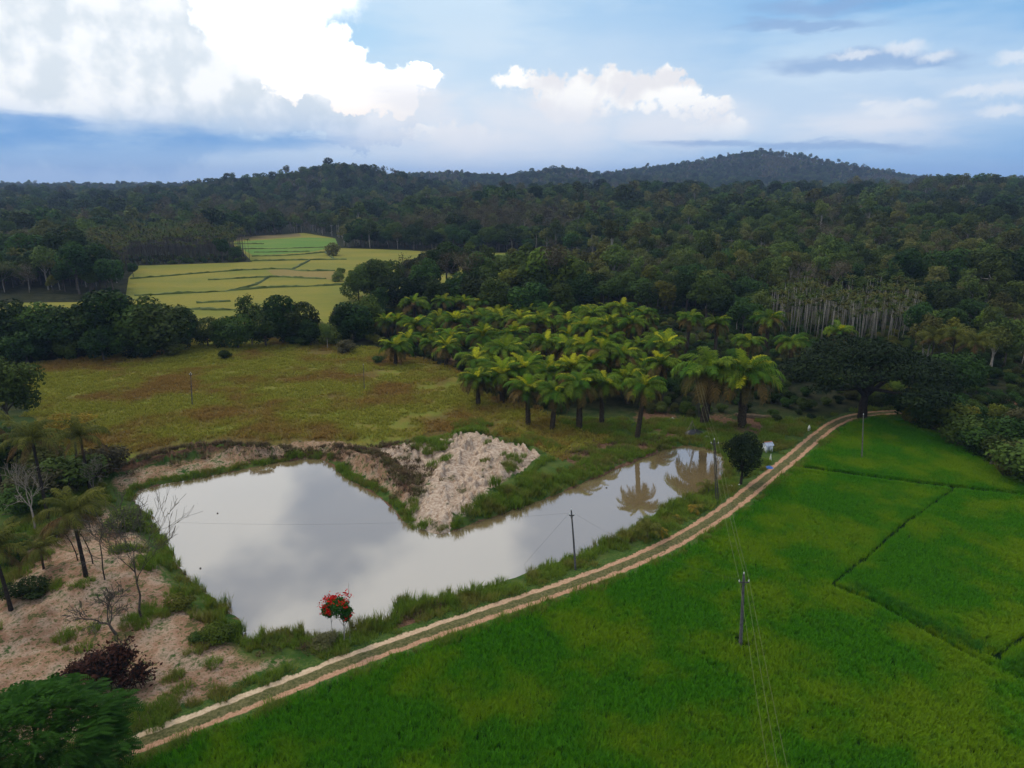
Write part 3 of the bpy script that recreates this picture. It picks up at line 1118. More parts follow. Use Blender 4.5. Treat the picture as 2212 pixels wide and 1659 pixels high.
def trunk_mesh(name, seed, h, r0, lobes, mat, nlimb=6, k=6):
    """tapered bole with limbs reaching to the crown's lobes"""
    r = random.Random(seed)
    segs = []
    p = Vector((0, 0, -0.4))
    n = 5
    pts = [p]
    for i in range(n):
        p = Vector((p.x + r.gauss(0, 0.03) * h * 0.3, p.y + r.gauss(0, 0.03) * h * 0.3, -0.4 + (h + 0.4) * (i + 1) / n))
        pts.append(p)
    for i in range(n):
        segs.append((tuple(pts[i]), tuple(pts[i + 1]), r0 * (1.15 - 0.13 * i), r0 * (1.15 - 0.13 * (i + 1))))
    idx = list(range(len(lobes)))
    r.shuffle(idx)
    for i in idx[:nlimb]:
        e = Vector(lobes[i])
        s = pts[r.choice([3, 4, 5])]
        m = s.lerp(e, 0.5) + Vector((r.gauss(0, 0.3), r.gauss(0, 0.3), -0.25))
        segs.append((tuple(s), tuple(m), r0 * 0.5, r0 * 0.32))
        segs.append((tuple(m), tuple(e), r0 * 0.32, r0 * 0.12))
    return segs_mesh(name, segs, k, mat)


def frond(name, L, a0, bend, nleaf, ll, mat, seed, droop=0.5, width=0.07, vee=0.35, rach=0.045, taper=True):
    """pinnate palm leaf growing from the origin towards +X"""
    r = random.Random(seed)
    N = 14
    pts = []
    x = z = 0.0
    ang = a0
    side = 0.0
    for i in range(N + 1):
        pts.append(Vector((x, side, z)))
        ang = a0 - bend * (i / N) ** 1.3
        x += math.cos(ang) * L / N
        z += math.sin(ang) * L / N
        side += r.gauss(0, 0.008) * L / N * i
    V, F3, F4, T4, T3 = [], [], [], [], []
    for i in range(N):
        p, q = pts[i], pts[i + 1]
        ra = rach * (1 - 0.85 * i / N)
        rb = rach * (1 - 0.85 * (i + 1) / N)
        b = len(V)
        V += [p + Vector((0, ra, 0)), p + Vector((0, -ra, 0)), q + Vector((0, -rb, 0)), q + Vector((0, rb, 0)), p - Vector((0, 0, ra * 1.3)), q - Vector((0, 0, rb * 1.3))]
        F4 += [(b, b + 3, b + 2, b + 1), (b, b + 4, b + 5, b + 3), (b + 1, b + 2, b + 5, b + 4)]
        T4 += [0.9, 0.4, 0.4]
    for j in range(nleaf):
        t = 0.10 + 0.90 * j / (nleaf - 1)
        fi = min(t * N, N - 1e-3)
        i = int(fi)
        p = pts[i].lerp(pts[i + 1], fi - i)
        tg = (pts[i + 1] - pts[i]).normalized()
        nrm = Vector((0, 1, 0)).cross(tg) * -1
        if nrm.z < 0 and abs(tg.z) < 0.99:
            nrm = -nrm
        prof = math.sin(math.pi * min(1, 0.12 + 0.80 * t)) ** 0.6 if taper else 1.0
        for s in (-1, 1):
            l = ll * prof * (0.8 + 0.4 * r.random())
            d = (Vector((0, s, 0)) + tg * (0.55 + 0.3 * t) + nrm * vee * r.uniform(0.2, 1.4)).normalized()
            e1 = p + d * l * 0.5
            e2 = p + d * l + Vector((0, 0, -droop * l * r.uniform(0.5, 1.2)))
            w = width * (0.7 + 0.6 * r.random())
            wv = tg * w
            b = len(V)
            V += [p - wv * 0.6, p + wv * 0.6, e1 + wv, e2, e1 - wv]
            F4 += [(b, b + 1, b + 2, b + 4)]
            T4.append(r.random())
            F3 += [(b + 4, b + 2, b + 3)]
            T3.append(r.random())
    return mesh_np(name, np.array([tuple(v) for v in V]), [np.array(F4), np.array(F3)], [mat], tint=np.array(T4 + T3))


def grass_patch(name, seed, size, n, h, w, mat, lean=0.35, clump=0, hv=0.4):
    r = np.random.default_rng(seed)
    if clump:
        cc = (r.random((clump, 2)) - 0.5) * size
        i = r.integers(0, clump, n)
        p = cc[i] + r.normal(size=(n, 2)) * 0.05
        tb = r.random(clump)[i]
    else:
        p = (r.random((n, 2)) - 0.5) * size
        tb = r.random(n)
    a = r.random(n) * 6.283
    hh = h * (1 - hv + 2 * hv * r.random(n))
    ln = lean * (0.3 + r.random(n)) * hh
    if clump:
        dv = p - cc[i]
        a = np.arctan2(dv[:, 1], dv[:, 0]) + r.normal(size=n) * 0.4
    dx, dy = np.cos(a), np.sin(a)
    wx, wy = -dy * w * 0.5, dx * w * 0.5
    z0 = np.full(n, -0.08)
    v0 = np.stack([p[:, 0] - wx, p[:, 1] - wy, z0], 1)
    v1 = np.stack([p[:, 0] + wx, p[:, 1] + wy, z0], 1)
    m = np.stack([p[:, 0] + dx * ln * 0.4, p[:, 1] + dy * ln * 0.4, hh * 0.6], 1)
    w3 = np.stack([wx, wy, 0 * wx], 1)
    e = np.stack([p[:, 0] + dx * ln * 1.2, p[:, 1] + dy * ln * 1.2, hh], 1)
    V = np.stack([v0, v1, m + w3 * 0.9, m - w3 * 0.9, e], 1).reshape(-1, 3)
    b = np.arange(n)[:, None] * 5
    tint = np.clip(0.5 * tb + 0.5 * r.random(n), 0, 1)
    return mesh_np(name, V, [b + np.array([[0, 1, 2, 3]]), b + np.array([[3, 2, 4]])], [mat], tint=np.concatenate([tint, tint]))


# ------------------------------------------------------------------ stuff: one object whose geometry nodes stand meshes on its points
def stuff(name, label, pts, rot, scl, idx, protos):
    """protos: list of lists of objects (all pieces of one plant)"""
    pts = np.asarray(pts, dtype=np.float32)
    me = bpy.data.meshes.new(name)
    me.vertices.add(len(pts))
    me.vertices.foreach_set('co', pts.ravel())
    for an, arr, ty in (('rotz', rot, 'FLOAT'), ('scl', scl, 'FLOAT')):
        a = me.attributes.new(an, ty, 'POINT')
        a.data.foreach_set('value', np.asarray(arr, dtype=np.float32))
    a = me.attributes.new('kindidx', 'INT', 'POINT')
    a.data.foreach_set('value', np.asarray(idx, dtype=np.int32))
    o = obj(name, me)
    tag(o, label, None, None, 'stuff')
    ng = bpy.data.node_groups.new(name, 'GeometryNodeTree')
    ng.interface.new_socket('Geometry', in_out='INPUT', socket_type='NodeSocketGeometry')
    ng.interface.new_socket('Geometry', in_out='OUTPUT', socket_type='NodeSocketGeometry')
    N = ng.nodes.new
    L = ng.links.new
    gi, go = N('NodeGroupInput'), N('NodeGroupOutput')
    ra = N('GeometryNodeInputNamedAttribute')
    ra.data_type = 'FLOAT'
    ra.inputs[0].default_value = 'rotz'
    sa = N('GeometryNodeInputNamedAttribute')
    sa.data_type = 'FLOAT'
    sa.inputs[0].default_value = 'scl'
    ia = N('GeometryNodeInputNamedAttribute')
    ia.data_type = 'INT'
    ia.inputs[0].default_value = 'kindidx'
    cx = N('ShaderNodeCombineXYZ')
    L(ra.outputs[0], cx.inputs[2])
    cs = N('ShaderNodeCombineXYZ')
    for q in range(3):
        L(sa.outputs[0], cs.inputs[q])
    jn = N('GeometryNodeJoinGeometry')
    for k, objs in enumerate(protos):
        eq = N('FunctionNodeCompare')
        eq.data_type = 'INT'
        eq.operation = 'EQUAL'
        ins = [s for s in eq.inputs if s.type == 'INT']
        L(ia.outputs[0], ins[0])
        ins[1].default_value = k
        for ob in objs:
            oi = N('GeometryNodeObjectInfo')
            oi.transform_space = 'ORIGINAL'
            oi.inputs['Object'].default_value = ob
            oi.inputs['As Instance'].default_value = True
            ip = N('GeometryNodeInstanceOnPoints')
            L(gi.outputs[0], ip.inputs['Points'])
            L(eq.outputs[0], ip.inputs['Selection'])
            L(oi.outputs['Geometry'], ip.inputs['Instance'])
            L(cx.outputs[0], ip.inputs['Rotation'])
            L(cs.outputs[0], ip.inputs['Scale'])
            L(ip.outputs[0], jn.inputs[0])
    L(jn.outputs[0], go.inputs[0])
    md = o.modifiers.new('plants', 'NODES')
    md.node_group = ng
    return o


# ------------------------------------------------------------------ plant materials (true leaf colours)
M_DENSE = leaf_mat('dense_leaf', (0.007, 0.022, 0.005), (0.036, 0.072, 0.013), (0.055, 0.080, 0.014), 0.6, 0.2)
M_OLIVE = leaf_mat('olive_leaf', (0.032, 0.056, 0.011), (0.100, 0.135, 0.026), (0.120, 0.115, 0.030), 0.5, 0.2)
M_BROWN = leaf_mat('brown_leaf', (0.050, 0.044, 0.022), (0.120, 0.100, 0.048), (0.080, 0.090, 0.030), 0.4, 0.2)
M_FRESH = leaf_mat('fresh_leaf', (0.040, 0.075, 0.010), (0.110, 0.155, 0.018), (0.15, 0.14, 0.02), 0.3, 0.25)
M_FERNY = leaf_mat('feathery_leaf', (0.012, 0.045, 0.006), (0.045, 0.120, 0.012), None, 0.1, 0.3)
M_RAIN = leaf_mat('umbrella_leaf', (0.007, 0.014, 0.006), (0.020, 0.032, 0.010), None, 0.1, 0.15)
M_YELLOWT = leaf_mat('yellow_leaf', (0.12, 0.085, 0.014), (0.30, 0.20, 0.025), None, 0.1, 0.25)
M_ORANGET = leaf_mat('orange_blossom', (0.35, 0.17, 0.02), (0.55, 0.30, 0.03), None, 0.1, 0.2)
M_MAROON = leaf_mat('maroon_leaf', (0.030, 0.012, 0.010), (0.075, 0.032, 0.020), None, 0.1, 0.2)
M_BARK = plain('bark', (0.085, 0.070, 0.055), 0.9, 0.05, 0.4, 4)
M_DARKBARK = plain('dark_bark', (0.030, 0.024, 0.020), 0.9, 0.05, 0.4, 4)
M_PALEBARK = plain('pale_bark', (0.26, 0.23, 0.195), 0.85, 0.1, 0.35, 2)
M_TWIG = plain('grey_twig', (0.20, 0.165, 0.13), 0.9, 0.05, 0.3, 4)
M_OILY = leaf_mat('young_oil_frond', (0.17, 0.21, 0.010), (0.50, 0.45, 0.020), (0.10, 0.19, 0.012), 0.35, 0.4)
M_OILM = leaf_mat('oil_frond', (0.045, 0.095, 0.009), (0.17, 0.22, 0.018), (0.05, 0.12, 0.012), 0.3, 0.35)
M_OILL = leaf_mat('old_oil_frond', (0.070, 0.050, 0.016), (0.17, 0.105, 0.032), (0.055, 0.070, 0.015), 0.3, 0.25)
M_OILTR = plain('oil_palm_trunk', (0.045, 0.035, 0.024), 0.95, 0.03, 0.5, 5)
M_COCO = leaf_mat('coconut_frond', (0.045, 0.055, 0.010), (0.150, 0.145, 0.024), (0.09, 0.10, 0.018), 0.15, 0.3)
M_COCOD = leaf_mat('dry_coconut_frond', (0.055, 0.036, 0.016), (0.15, 0.085, 0.032), None, 0.2, 0.2)
M_ARECA = leaf_mat('areca_frond', (0.022, 0.040, 0.008), (0.075, 0.100, 0.018), (0.09, 0.085, 0.02), 0.35, 0.25)
M_RICE = leaf_mat('rice_blade', (0.016, 0.110, 0.003), (0.095, 0.290, 0.007), (0.175, 0.300, 0.008), 0.06, 0.3, pos_scale=0.10)
M_RICE2 = leaf_mat('rice_blade_tall', (0.014, 0.090, 0.005), (0.045, 0.175, 0.008), (0.065, 0.175, 0.009), 0.06, 0.3, pos_scale=0.15)
M_GRASS = leaf_mat('pasture_grass', (0.150, 0.165, 0.018), (0.335, 0.305, 0.040), (0.290, 0.170, 0.040), 0.08, 0.2, pos_scale=0.06)
M_BGRASS = leaf_mat('bank_grass', (0.062, 0.125, 0.012), (0.190, 0.255, 0.028), (0.190, 0.185, 0.036), 0.1, 0.3, pos_scale=0.3)
M_SCRUB = leaf_mat('dry_scrub', (0.060, 0.038, 0.022), (0.150, 0.098, 0.052), (0.095, 0.09, 0.028), 0.3, 0.1)
M_RED = leaf_mat('red_flower', (0.30, 0.004, 0.006), (0.58, 0.014, 0.010), None, 0.05, 0.2)

# ------------------------------------------------------------------ tree kinds (meshes shared between individuals)
TRUNKS, CROWNS = {}, {}


def tree_kind(key, seed, rad, hgt, z0, nlobe, nleaf, leaf, mat, bark, r0, loose=0.15, lobe_r=0.42, nlimb=6, umbrella=False):
    cm, lobes = crown(key + '_crown', seed, rad, hgt, z0, nlobe, nleaf, leaf, mat, loose=loose, lobe_r=lobe_r, umbrella=umbrella)
    CROWNS[key] = cm
    TRUNKS[key] = trunk_mesh(key + '_trunk', seed, z0 + hgt * 0.42, r0, lobes, bark, nlimb)


def twig_kind(key, seed, h, r0, mat, bark, levels, leaves, leaf, spread=0.6, first=0.42, nb_=(2, 3), k=4, shrink=0.66, rmin=0.03):
    segs, tips = grow(seed, h, r0, levels, spread, first, nb_, shrink=shrink)
    TRUNKS[key] = segs_mesh(key + '_trunk', segs, k, bark, rmin)
    r = np.random.default_rng(seed)
    tp = np.array(tips)
    i = r.integers(0, len(tp), leaves)
    p = tp[i] + r.normal(size=(leaves, 3)) * 0.045 * h
    v, f = leaf_quads(p, rand_dirs(leaves, r, 0.4), leaf * (0.6 + 0.8 * r.random(leaves)), 0.55, r)
    CROWNS[key] = mesh_np(key + '_crown', v, f, [mat], tint=0.6 * r.random(len(tp))[i] + 0.4 * r.random(leaves))


# dense broadleaf (medium detail, for 130-450 m)
for k, (rad, hg, z0) in enumerate([(4.6, 8.5, 3.0), (5.4, 8.0, 3.5), (4.0, 9.5, 3.5), (5.0, 7.0, 4.5)]):
    tree_kind('dense%d' % k, 100 + k, rad, hg, z0, 22, 2400, 0.34, M_DENSE, M_BARK, 0.26)
for k, (rad, hg, z0) in enumerate([(3.8, 8.0, 4.5), (4.6, 7.5, 5.0), (3.4, 9.0, 5.0)]):
    tree_kind('olive%d' % k, 120 + k, rad, hg, z0, 18, 1500, 0.30, M_OLIVE, M_PALEBARK, 0.20, loose=0.4, lobe_r=0.36)
for k in range(3):
    twig_kind('brown%d' % k, 140 + k, 11.0 + k, 0.20, M_BROWN, M_TWIG, 4, 900, 0.24, nb_=(2, 3))
for k, (rad, hg, z0) in enumerate([(3.2, 5.5, 8.5), (2.8, 6.5, 9.0)]):
    tree_kind('tall%d' % k, 150 + k, rad, hg, z0, 12, 1000, 0.30, M_OLIVE, M_PALEBARK, 0.19, loose=0.35, lobe_r=0.40, nlimb=7)
for k in range(2):
    tree_kind('fresh%d' % k, 160 + k, 3.6, 7.5, 2.5, 18, 1900, 0.30, M_FRESH, M_BARK, 0.2, loose=0.25, lobe_r=0.36)
# far versions (450 m and beyond)
for k, (rad, hg, z0) in enumerate([(5.2, 8.5, 4.0), (4.6, 10.0, 4.0), (6.0, 8.0, 5.0)]):
    tree_kind('fard%d' % k, 170 + k, rad, hg, z0, 16, 620, 0.62, M_DENSE, M_BARK, 0.3, nlimb=3)
for k, (rad, hg, z0) in enumerate([(4.4, 9.0, 5.0), (3.6, 8.0, 7.5)]):
    tree_kind('faro%d' % k, 180 + k, rad, hg, z0, 14, 420, 0.55, M_OLIVE, M_PALEBARK, 0.24, loose=0.4, lobe_r=0.36, nlimb=4)
for k in range(2):
    twig_kind('farb%d' % k, 190 + k, 12.0, 0.24, M_BROWN, M_TWIG, 3, 420, 0.42, nb_=(2, 3))


for k, (rad, hg) in enumerate([(5.0, 10.5), (5.8, 9.5), (4.4, 11.5), (5.2, 9.0)]):
    tree_kind('hedge%d' % k, 220 + k, rad, hg, 0.2, 34, 4200, 0.30, M_DENSE, M_BARK, 0.28, loose=0.22, lobe_r=0.34)
for k, m in enumerate((M_DENSE, M_OLIVE, M_FRESH, M_BROWN, M_MAROON)):
    tree_kind('bush%d' % k, 210 + k, 1.1, 1.7, -0.1, 16, 2600, 0.075, m, M_BARK, 0.05, loose=0.4, lobe_r=0.42)


def areca_kind(key, seed, h, bark=None):
    r = random.Random(seed)
    mb = MB()
    lean = r.gauss(0, 0.15)
    mb.tube([(0, 0, -0.2), (lean * 0.3, 0, h * 0.5), (lean, 0, h)], [0.095, 0.065, 0.055], 5)
    TRUNKS[key] = mb.mesh(key + '_trunk', bark or M_PALEBARK, True)
    vs, fs3, fs4, tt = [], [], [], []
    V, F, T = [], [], []
    n = 9
    for i in range(n):
        az = i * 2.4 + r.random() * 0.4
        a0 = R(72 - 62 * i / n)
        L = 1.6 + 0.5 * r.random()
        x = z = 0
        P = []
        for s in range(6):
            P.append((x, z))
            a = a0 - 1.5 * (s / 5) ** 1.2
            x += math.cos(a) * L / 5
            z += math.sin(a) * L / 5
        ca, sa = math.cos(az), math.sin(az)
        for s in range(5):
            w0, w1 = 0.34 * math.sin(math.pi * (0.15 + 0.8 * s / 5)), 0.34 * math.sin(math.pi * (0.15 + 0.8 * (s + 1) / 5))
            for sg in (-1, 1):
                b = len(V)
                for (px, pz), w, dz in (((P[s]), 0, 0), ((P[s + 1]), 0, 0), ((P[s + 1]), w1 * sg, -abs(w1) * 0.45), ((P[s]), w0 * sg * 0.6, -abs(w0) * 0.3)):
                    V.append((px * ca - w * sa + lean, px * sa + w * ca, h - 0.1 + pz + dz))
                F.append((b, b + 1, b + 2, b + 3))
                T.append(r.random())
    CROWNS[key] = mesh_np(key + '_crown', np.array(V), np.array(F), [M_ARECA], tint=T)


for k, h in enumerate((9.5, 10.5, 8.5)):
    areca_kind('areca%d' % k, 200 + k, h)

for k, h in enumerate((9.0, 11.0)):
    areca_kind('arecaf%d' % k, 205 + k, h, M_BARK)

PROTO = {}


def plant(name, key, x, y, label, cat, group=None, rz=None, sc=1.0, z=None):
    z = hz(x, y) - 0.05 if z is None else z
    e = empty(name, (x, y, z), rnd.random() * 6.28 if rz is None else rz, sc)
    tag(e, label, cat, group)
    t = obj('trunk', TRUNKS[key], e)
    c = obj('crown', CROWNS[key], e)
    PROTO.setdefault(key, [t, c])
    return e


# ------------------------------------------------------------------ oil palms
OF = {'y': [frond('young_frond', 3.6 + 0.25 * i, R(76 - 6 * i), R(55 + 12 * i), 42, 1.0, M_OILY, 300 + i, 0.35, 0.05) for i in range(4)],
      'm': [frond('middle_frond', 4.2 + 0.2 * i, R(56 - 6 * i), R(78 + 10 * i), 44, 1.25, M_OILM, 310 + i, 0.75, 0.055) for i in range(4)],
      'l': [frond('low_frond', 4.0 + 0.25 * i, R(24 - 9 * i), R(90 + 8 * i), 42, 1.15, M_OILL, 320 + i, 0.8, 0.055) for i in range(3)],
      'd': [frond('hanging_frond', 3.4, R(-30), R(55), 24, 0.7, M_OILL, 330 + i, 0.5, 0.05) for i in range(1)]}


def oil_trunk(seed, h, r0=0.36):
    r = random.Random(seed)
    n = int(h / 0.28)
    pts, rad = [], []
    V, F = [], []
    k = 9
    for i in range(n + 1):
        z = -0.3 + (h + 0.3) * i / n
        for j in range(k):
            q = 6.283 * (j + 0.5 * (i % 2)) / k
            rr = r0 * (1.2 - 0.25 * i / n) * (1.0 + (0.28 if (i + j) % 2 else -0.06) + r.uniform(-0.08, 0.08))
            V.append((rr * math.cos(q), rr * math.sin(q), z + r.uniform(-0.05, 0.05)))
    for i in range(n):
        for j in range(k):
            F.append((i * k + j, i * k + (j + 1) % k, (i + 1) * k + (j + 1) % k, (i + 1) * k + j))
    return mesh_np('trunk', np.array(V), np.array(F), [M_OILTR])


OT = {}


OPOS = []


def oil_palm(x, y, h, sc, label, seed, group='oil palms of the grove', bright=1.0, name='oil_palm'):
    r = random.Random(seed)
    e = empty(name, (x, y, hz(x, y)), r.random() * 6.28, sc)
    e.rotation_euler = (r.gauss(0, 0.05), r.gauss(0, 0.05), r.random() * 6.28)
    OPOS.append((x, y))
    tag(e, label, 'oil palm', group)
    h = round(h * 2) / 2
    if h not in OT:
        OT[h] = oil_trunk(340 + int(h * 10), h)
    obj('trunk', OT[h], e)
    ny, nm, nl, nd = int(7 * bright * r.uniform(0.25, 1.4) + r.random() * 2), 14, 11, r.randint(4, 9)
    i = 0
    for kind, n in (('y', ny), ('m', nm + (9 - ny)), ('l', nl), ('d', nd)):
        for _ in range(n):
            f = obj('frond', r.choice(OF[kind]), e)
            f.location = (0, 0, h - 0.15)
            tl = r.gauss(0, 0.17)
            f.rotation_euler = (r.gauss(0, 0.12), tl, i * 2.39996 + r.gauss(0, 0.15))
            s = r.uniform(0.85, 1.1)
            f.scale = (s, s, s)
            i += 1
    return e


X2 = lambda x, y: (x * 0.35157 + 691.3, y * 0.35157 + 302.4)
X3 = lambda x, y: (x * 0.35157 + 1434.4, y * 0.35157 + 302.4)
# crown centres read from the photograph (hub height is known, so each gives a place on the ground)
ROWS = [
    ('front row along the pasture', [X2(970, 1460), X2(1120, 1430), X2(1280, 1525), X2(1430, 1535), X2(1600, 1490), X2(1740, 1480), X2(1965, 1480)], 3.4, 1.0),
    ('second row of the grove', [X2(965, 1350), X2(1130, 1275), X2(1260, 1385), X2(1410, 1410), X2(1560, 1400), X2(1690, 1355), X2(1850, 1300)], 3.4, 1.1),
    ('third row of the grove', [X2(995, 1200), X2(1200, 1180), X2(1370, 1250), X2(1510, 1260), X2(1630, 1270), X2(1740, 1300), X2(2110, 1370)], 3.4, 1.0),
    ('fourth row of the grove', [X2(1000, 1085), X2(1110, 1090), X2(1230, 1110), X2(1350, 1115), X2(1520, 1115), X2(1650, 1160), X2(1790, 1125), X2(1910, 1120), X2(2125, 1240)], 3.4, 0.9),
    ('fifth row of the grove', [X2(720, 1075), X2(830, 1110), X2(1290, 1030), X2(1410, 1040), X2(1670, 1060), X2(1850, 1030), X2(1990, 1060), X3(150, 1090), X3(330, 1115), X3(520, 1230)], 3.4, 0.7),
    ('rear edge of the grove', [X2(580, 1010), X2(760, 985), X2(880, 985), X2(1000, 1000), X2(1250, 970), X2(1480, 965), X3(640, 1090), X3(790, 1225), X3(1085, 1165)], 3.4, 0.35),
    ('short row at the pasture corner', [X2(400, 1110), X2(480, 1110), X2(590, 1140), X2(665, 1195), X2(772, 1260)], 4.2, 1.0),
]
sd = 500
for rname, crs, h, br in ROWS:
    crs = sorted(crs)
    for i, (u, v) in enumerate(crs):
        sd += 1
        s = rnd.uniform(0.82, 1.14)
        hh = np.interp(u, [850, 1040, 1260, 1380, 1520], [4.4, 4.6, 7.0, 8.4, 8.0]) * rnd.uniform(0.86, 1.14)
        if (u, v) == X2(665, 1195):
            hh = 2.6
        x, y, _ = G(u, v, hh + 0.6)
        hh /= s
        col_ = 'yellow-green topped' if br > 0.8 else ('green' if br > 0.5 else 'dark green')
        oil_palm(x, y, hh, s, '%s oil palm, %s in the %s' % (col_, from_left(i, len(crs)), rname), sd, bright=br * np.interp(u, [1050, 1480], [1.1, 0.55]))
for (u, v), lb in (((1530, 795), 'tall oil palm with olive fronds, left of the tallest one behind the pond'), ((1613, 800), 'tallest oil palm with spreading yellow-green crown behind the log pile')):
    sd += 1
    x, y, _ = G(u, v + 6, 9.4)
    oil_palm(x, y, 6.5, 1.42, lb, sd, 'tall oil palms behind the pond', 0.9)
GR2 = [G(u, v)[:2] for u, v in [(850, 790), (880, 735), (1000, 705), (1250, 700), (1400, 715), (1450, 770), (1430, 830), (1400, 870), (1250, 880), (1060, 845), (960, 790)]]
g2 = np.array(GR2)
for tr in range(900):
    x, y = rnd.uniform(g2[:, 0].min(), g2[:, 0].max()), rnd.uniform(g2[:, 1].min(), g2[:, 1].max())
    if poly_sd(np.array([x]), np.array([y]), GR2)[0] > 0 or min(math.hypot(x - a, y - b) for a, b in OPOS) < 5.6:
        continue
    sd += 1
    u_ = 1106 + FPX * x / (y * CP + CAM_H * SP)
    s = rnd.uniform(0.7, 1.1)
    oil_palm(x, y, np.interp(u_, [850, 1040, 1380, 1520], [3.6, 4.0, 5.6, 6.0]) * rnd.uniform(0.7, 1.05) / s, s, 'half-hidden oil palm standing between the rows of the grove', sd, 'half-hidden oil palms between the rows', rnd.uniform(0.4, 1.0))

# ------------------------------------------------------------------ coconut palms
CF = {'u': [frond('upright_frond', 3.8, R(70), R(70), 30, 0.85, M_COCO, 400 + i, 0.9, 0.045, 0.1) for i in range(2)],
      'm': [frond('spreading_frond', 4.2, R(38), R(95), 32, 0.95, M_COCO, 410 + i, 1.1, 0.045, 0.0) for i in range(2)],
      'd': [frond('dry_frond', 3.6, R(-12), R(60), 26, 0.8, M_COCOD, 420 + i, 1.0, 0.04, 0.0) for i in range(2)]}


def coconut(x, y, h, sc, label, seed, group='coconut palms beside the pond', dry=5, z=None):
    r = random.Random(seed)
    e = empty('coconut_palm', (x, y, hz(x, y) if z is None else z), r.random() * 6.28, sc)
    tag(e, label, 'palm', group)
    mb = MB()
    lx = r.gauss(0, 0.25)
    n = 10
    mb.tube([(lx * (i / n) ** 2, 0, -0.3 + (h + 0.3) * i / n) for i in range(n + 1)], [0.24 - 0.10 * (i / n) ** 0.5 + (0.02 if i % 2 else 0) for i in range(n + 1)], 8)
    obj('trunk', mb.mesh('trunk', M_DARKBARK, True), e)
    i = 0
    for kind, cnt in (('u', 7), ('m', 10), ('d', dry)):
        for _ in range(cnt):
            f = obj('frond', r.choice(CF[kind]), e)
            f.location = (lx, 0, h - 0.1)
            f.rotation_euler = (r.gauss(0, 0.15), r.gauss(0, 0.12), i * 2.39996 + r.gauss(0, 0.2))
            s = r.uniform(0.8, 1.1)
            f.scale = (s, s, s)
            i += 1
    return e


def by_px(bu, bv, tv):
    x, y, _ = G(bu, bv)
    return x, y, z_at(y, tv)


for (bu, bv, tv, sc, dry, lb) in [
    (190, 1268, 1108, 1.0, 7, 'coconut palm with yellowing fronds beside the bare tree at the pond'),
    (26, 1328, 1185, 0.92, 4, 'young coconut palm with a dark trunk at the left edge of the sand'),
    (104, 1120, 950, 1.0, 6, 'dark coconut palm with a slim pale trunk left of the pond corner'),
    (195, 1060, 945, 1.05, 5, 'coconut palm with upright fronds in front of the yellowing tree'),
    (12, 1085, 915, 0.95, 4, 'dark coconut palm cut by the left edge above the scrub'),
    (98, 1245, 1185, 0.62, 6, 'small coconut palm with hanging fronds on the sandy rise')]:
    x, y, zt = by_px(bu, bv, tv)
    zg = hz(x, y)
    coconut(x, y, max(1.5, (zt - zg) / sc), sc, lb, bu + bv, dry=dry)
for (u, v, h, lb) in [(2020, 725, 9.5, 'left coconut palm rising above the orange-flowered tree'), (2065, 722, 10.5, 'middle coconut palm rising above the orange-flowered tree'), (2108, 735, 10.0, 'right coconut palm above the orange-flowered tree, fronds hanging'),
                      (28, 545, 12, 'far coconut palm in the left forest, near its left edge'), (62, 548, 12, 'far coconut palm in the left forest, right of another')]:
    x, y, _ = G(u, v, h)
    coconut(x, y, h, 0.95, lb, u, 'coconut palms in the forest edge', 4, z=0)

# ------------------------------------------------------------------ hedge and clump trees placed one by one
TOPS = {}


def crown_tree(u, vbase, vtop, key, label, name='broadleaf_tree', group=None, cat='tree', wid=1.0, rz=None):
    x, y, _ = G(u, vbase)
    zt = z_at(y, vtop)
    me = CROWNS[key]
    if key not in TOPS:
        co = np.empty(len(me.vertices) * 3, dtype=np.float32)
        me.vertices.foreach_get('co', co)
        TOPS[key] = float(np.percentile(co[2::3], 99.5))
    h = TOPS[key]
    s = max(0.15, zt / h)
    e = plant(name, key, x, y, label, cat, group, rz=rz, sc=(s * wid, s * wid, s))
    return e


HEDGE_L = [(-25, 775, 655), (18, 772, 648), (52, 768, 672), (92, 770, 655), (128, 772, 668), (165, 768, 662), (205, 765, 640), (243, 768, 628), (285, 768, 652), (322, 766, 645), (360, 762, 660), (392, 755, 668), (150, 778, 712), (60, 785, 715), (225, 780, 708)]
HEDGE_R = [(450, 748, 688), (480, 750, 690), (515, 752, 680), (545, 745, 638), (575, 748, 672), (612, 742, 640), (640, 740, 655), (672, 748, 690), (708, 752, 698), (740, 740, 662), (765, 735, 655), (790, 728, 640)]
HEDGE_L.sort()
for i, (u, b, t) in enumerate(HEDGE_L):
    crown_tree(u, b, t, 'hedge%d' % (i % 4), 'dark dense tree, %s in the hedge clump behind the pasture left' % from_left(i, len(HEDGE_L)), 'hedge_tree', 'dark trees between pasture and far field', wid=rnd.uniform(1.0, 1.25))
for i, (u, b, t) in enumerate(HEDGE_R):
    crown_tree(u, b, t, 'hedge%d' % ((i + 1) % 4) if i not in (3, 8) else 'olive%d' % (i % 3), 'dark tree, %s in the right hedge clump, left of the oil palms' % from_left(i, len(HEDGE_R)), 'hedge_tree', 'dark trees between pasture and far field', wid=rnd.uniform(0.95, 1.2))
CL = [(775, 650, 575), (800, 640, 570), (828, 645, 560), (860, 640, 560), (890, 632, 545), (918, 650, 560), (940, 628, 535), (965, 640, 540), (990, 630, 532), (1015, 645, 545), (1035, 640, 545), (860, 672, 600), (905, 675, 600), (945, 680, 605), (985, 672, 590), (1025, 675, 598), (820, 680, 622)]
for i, (u, b, t) in enumerate(sorted(CL)):
    key = ('brown%d' % (i % 3)) if b < 650 and 850 < u < 1030 else 'hedge%d' % (i % 4)
    crown_tree(u, b, t, key, '%s tree, %s in the wooded clump behind the grove' % ('brownish thin' if key[0] == 'b' else 'dark round', from_left(i, len(CL))), 'clump_tree', 'trees between the grove and the far field')
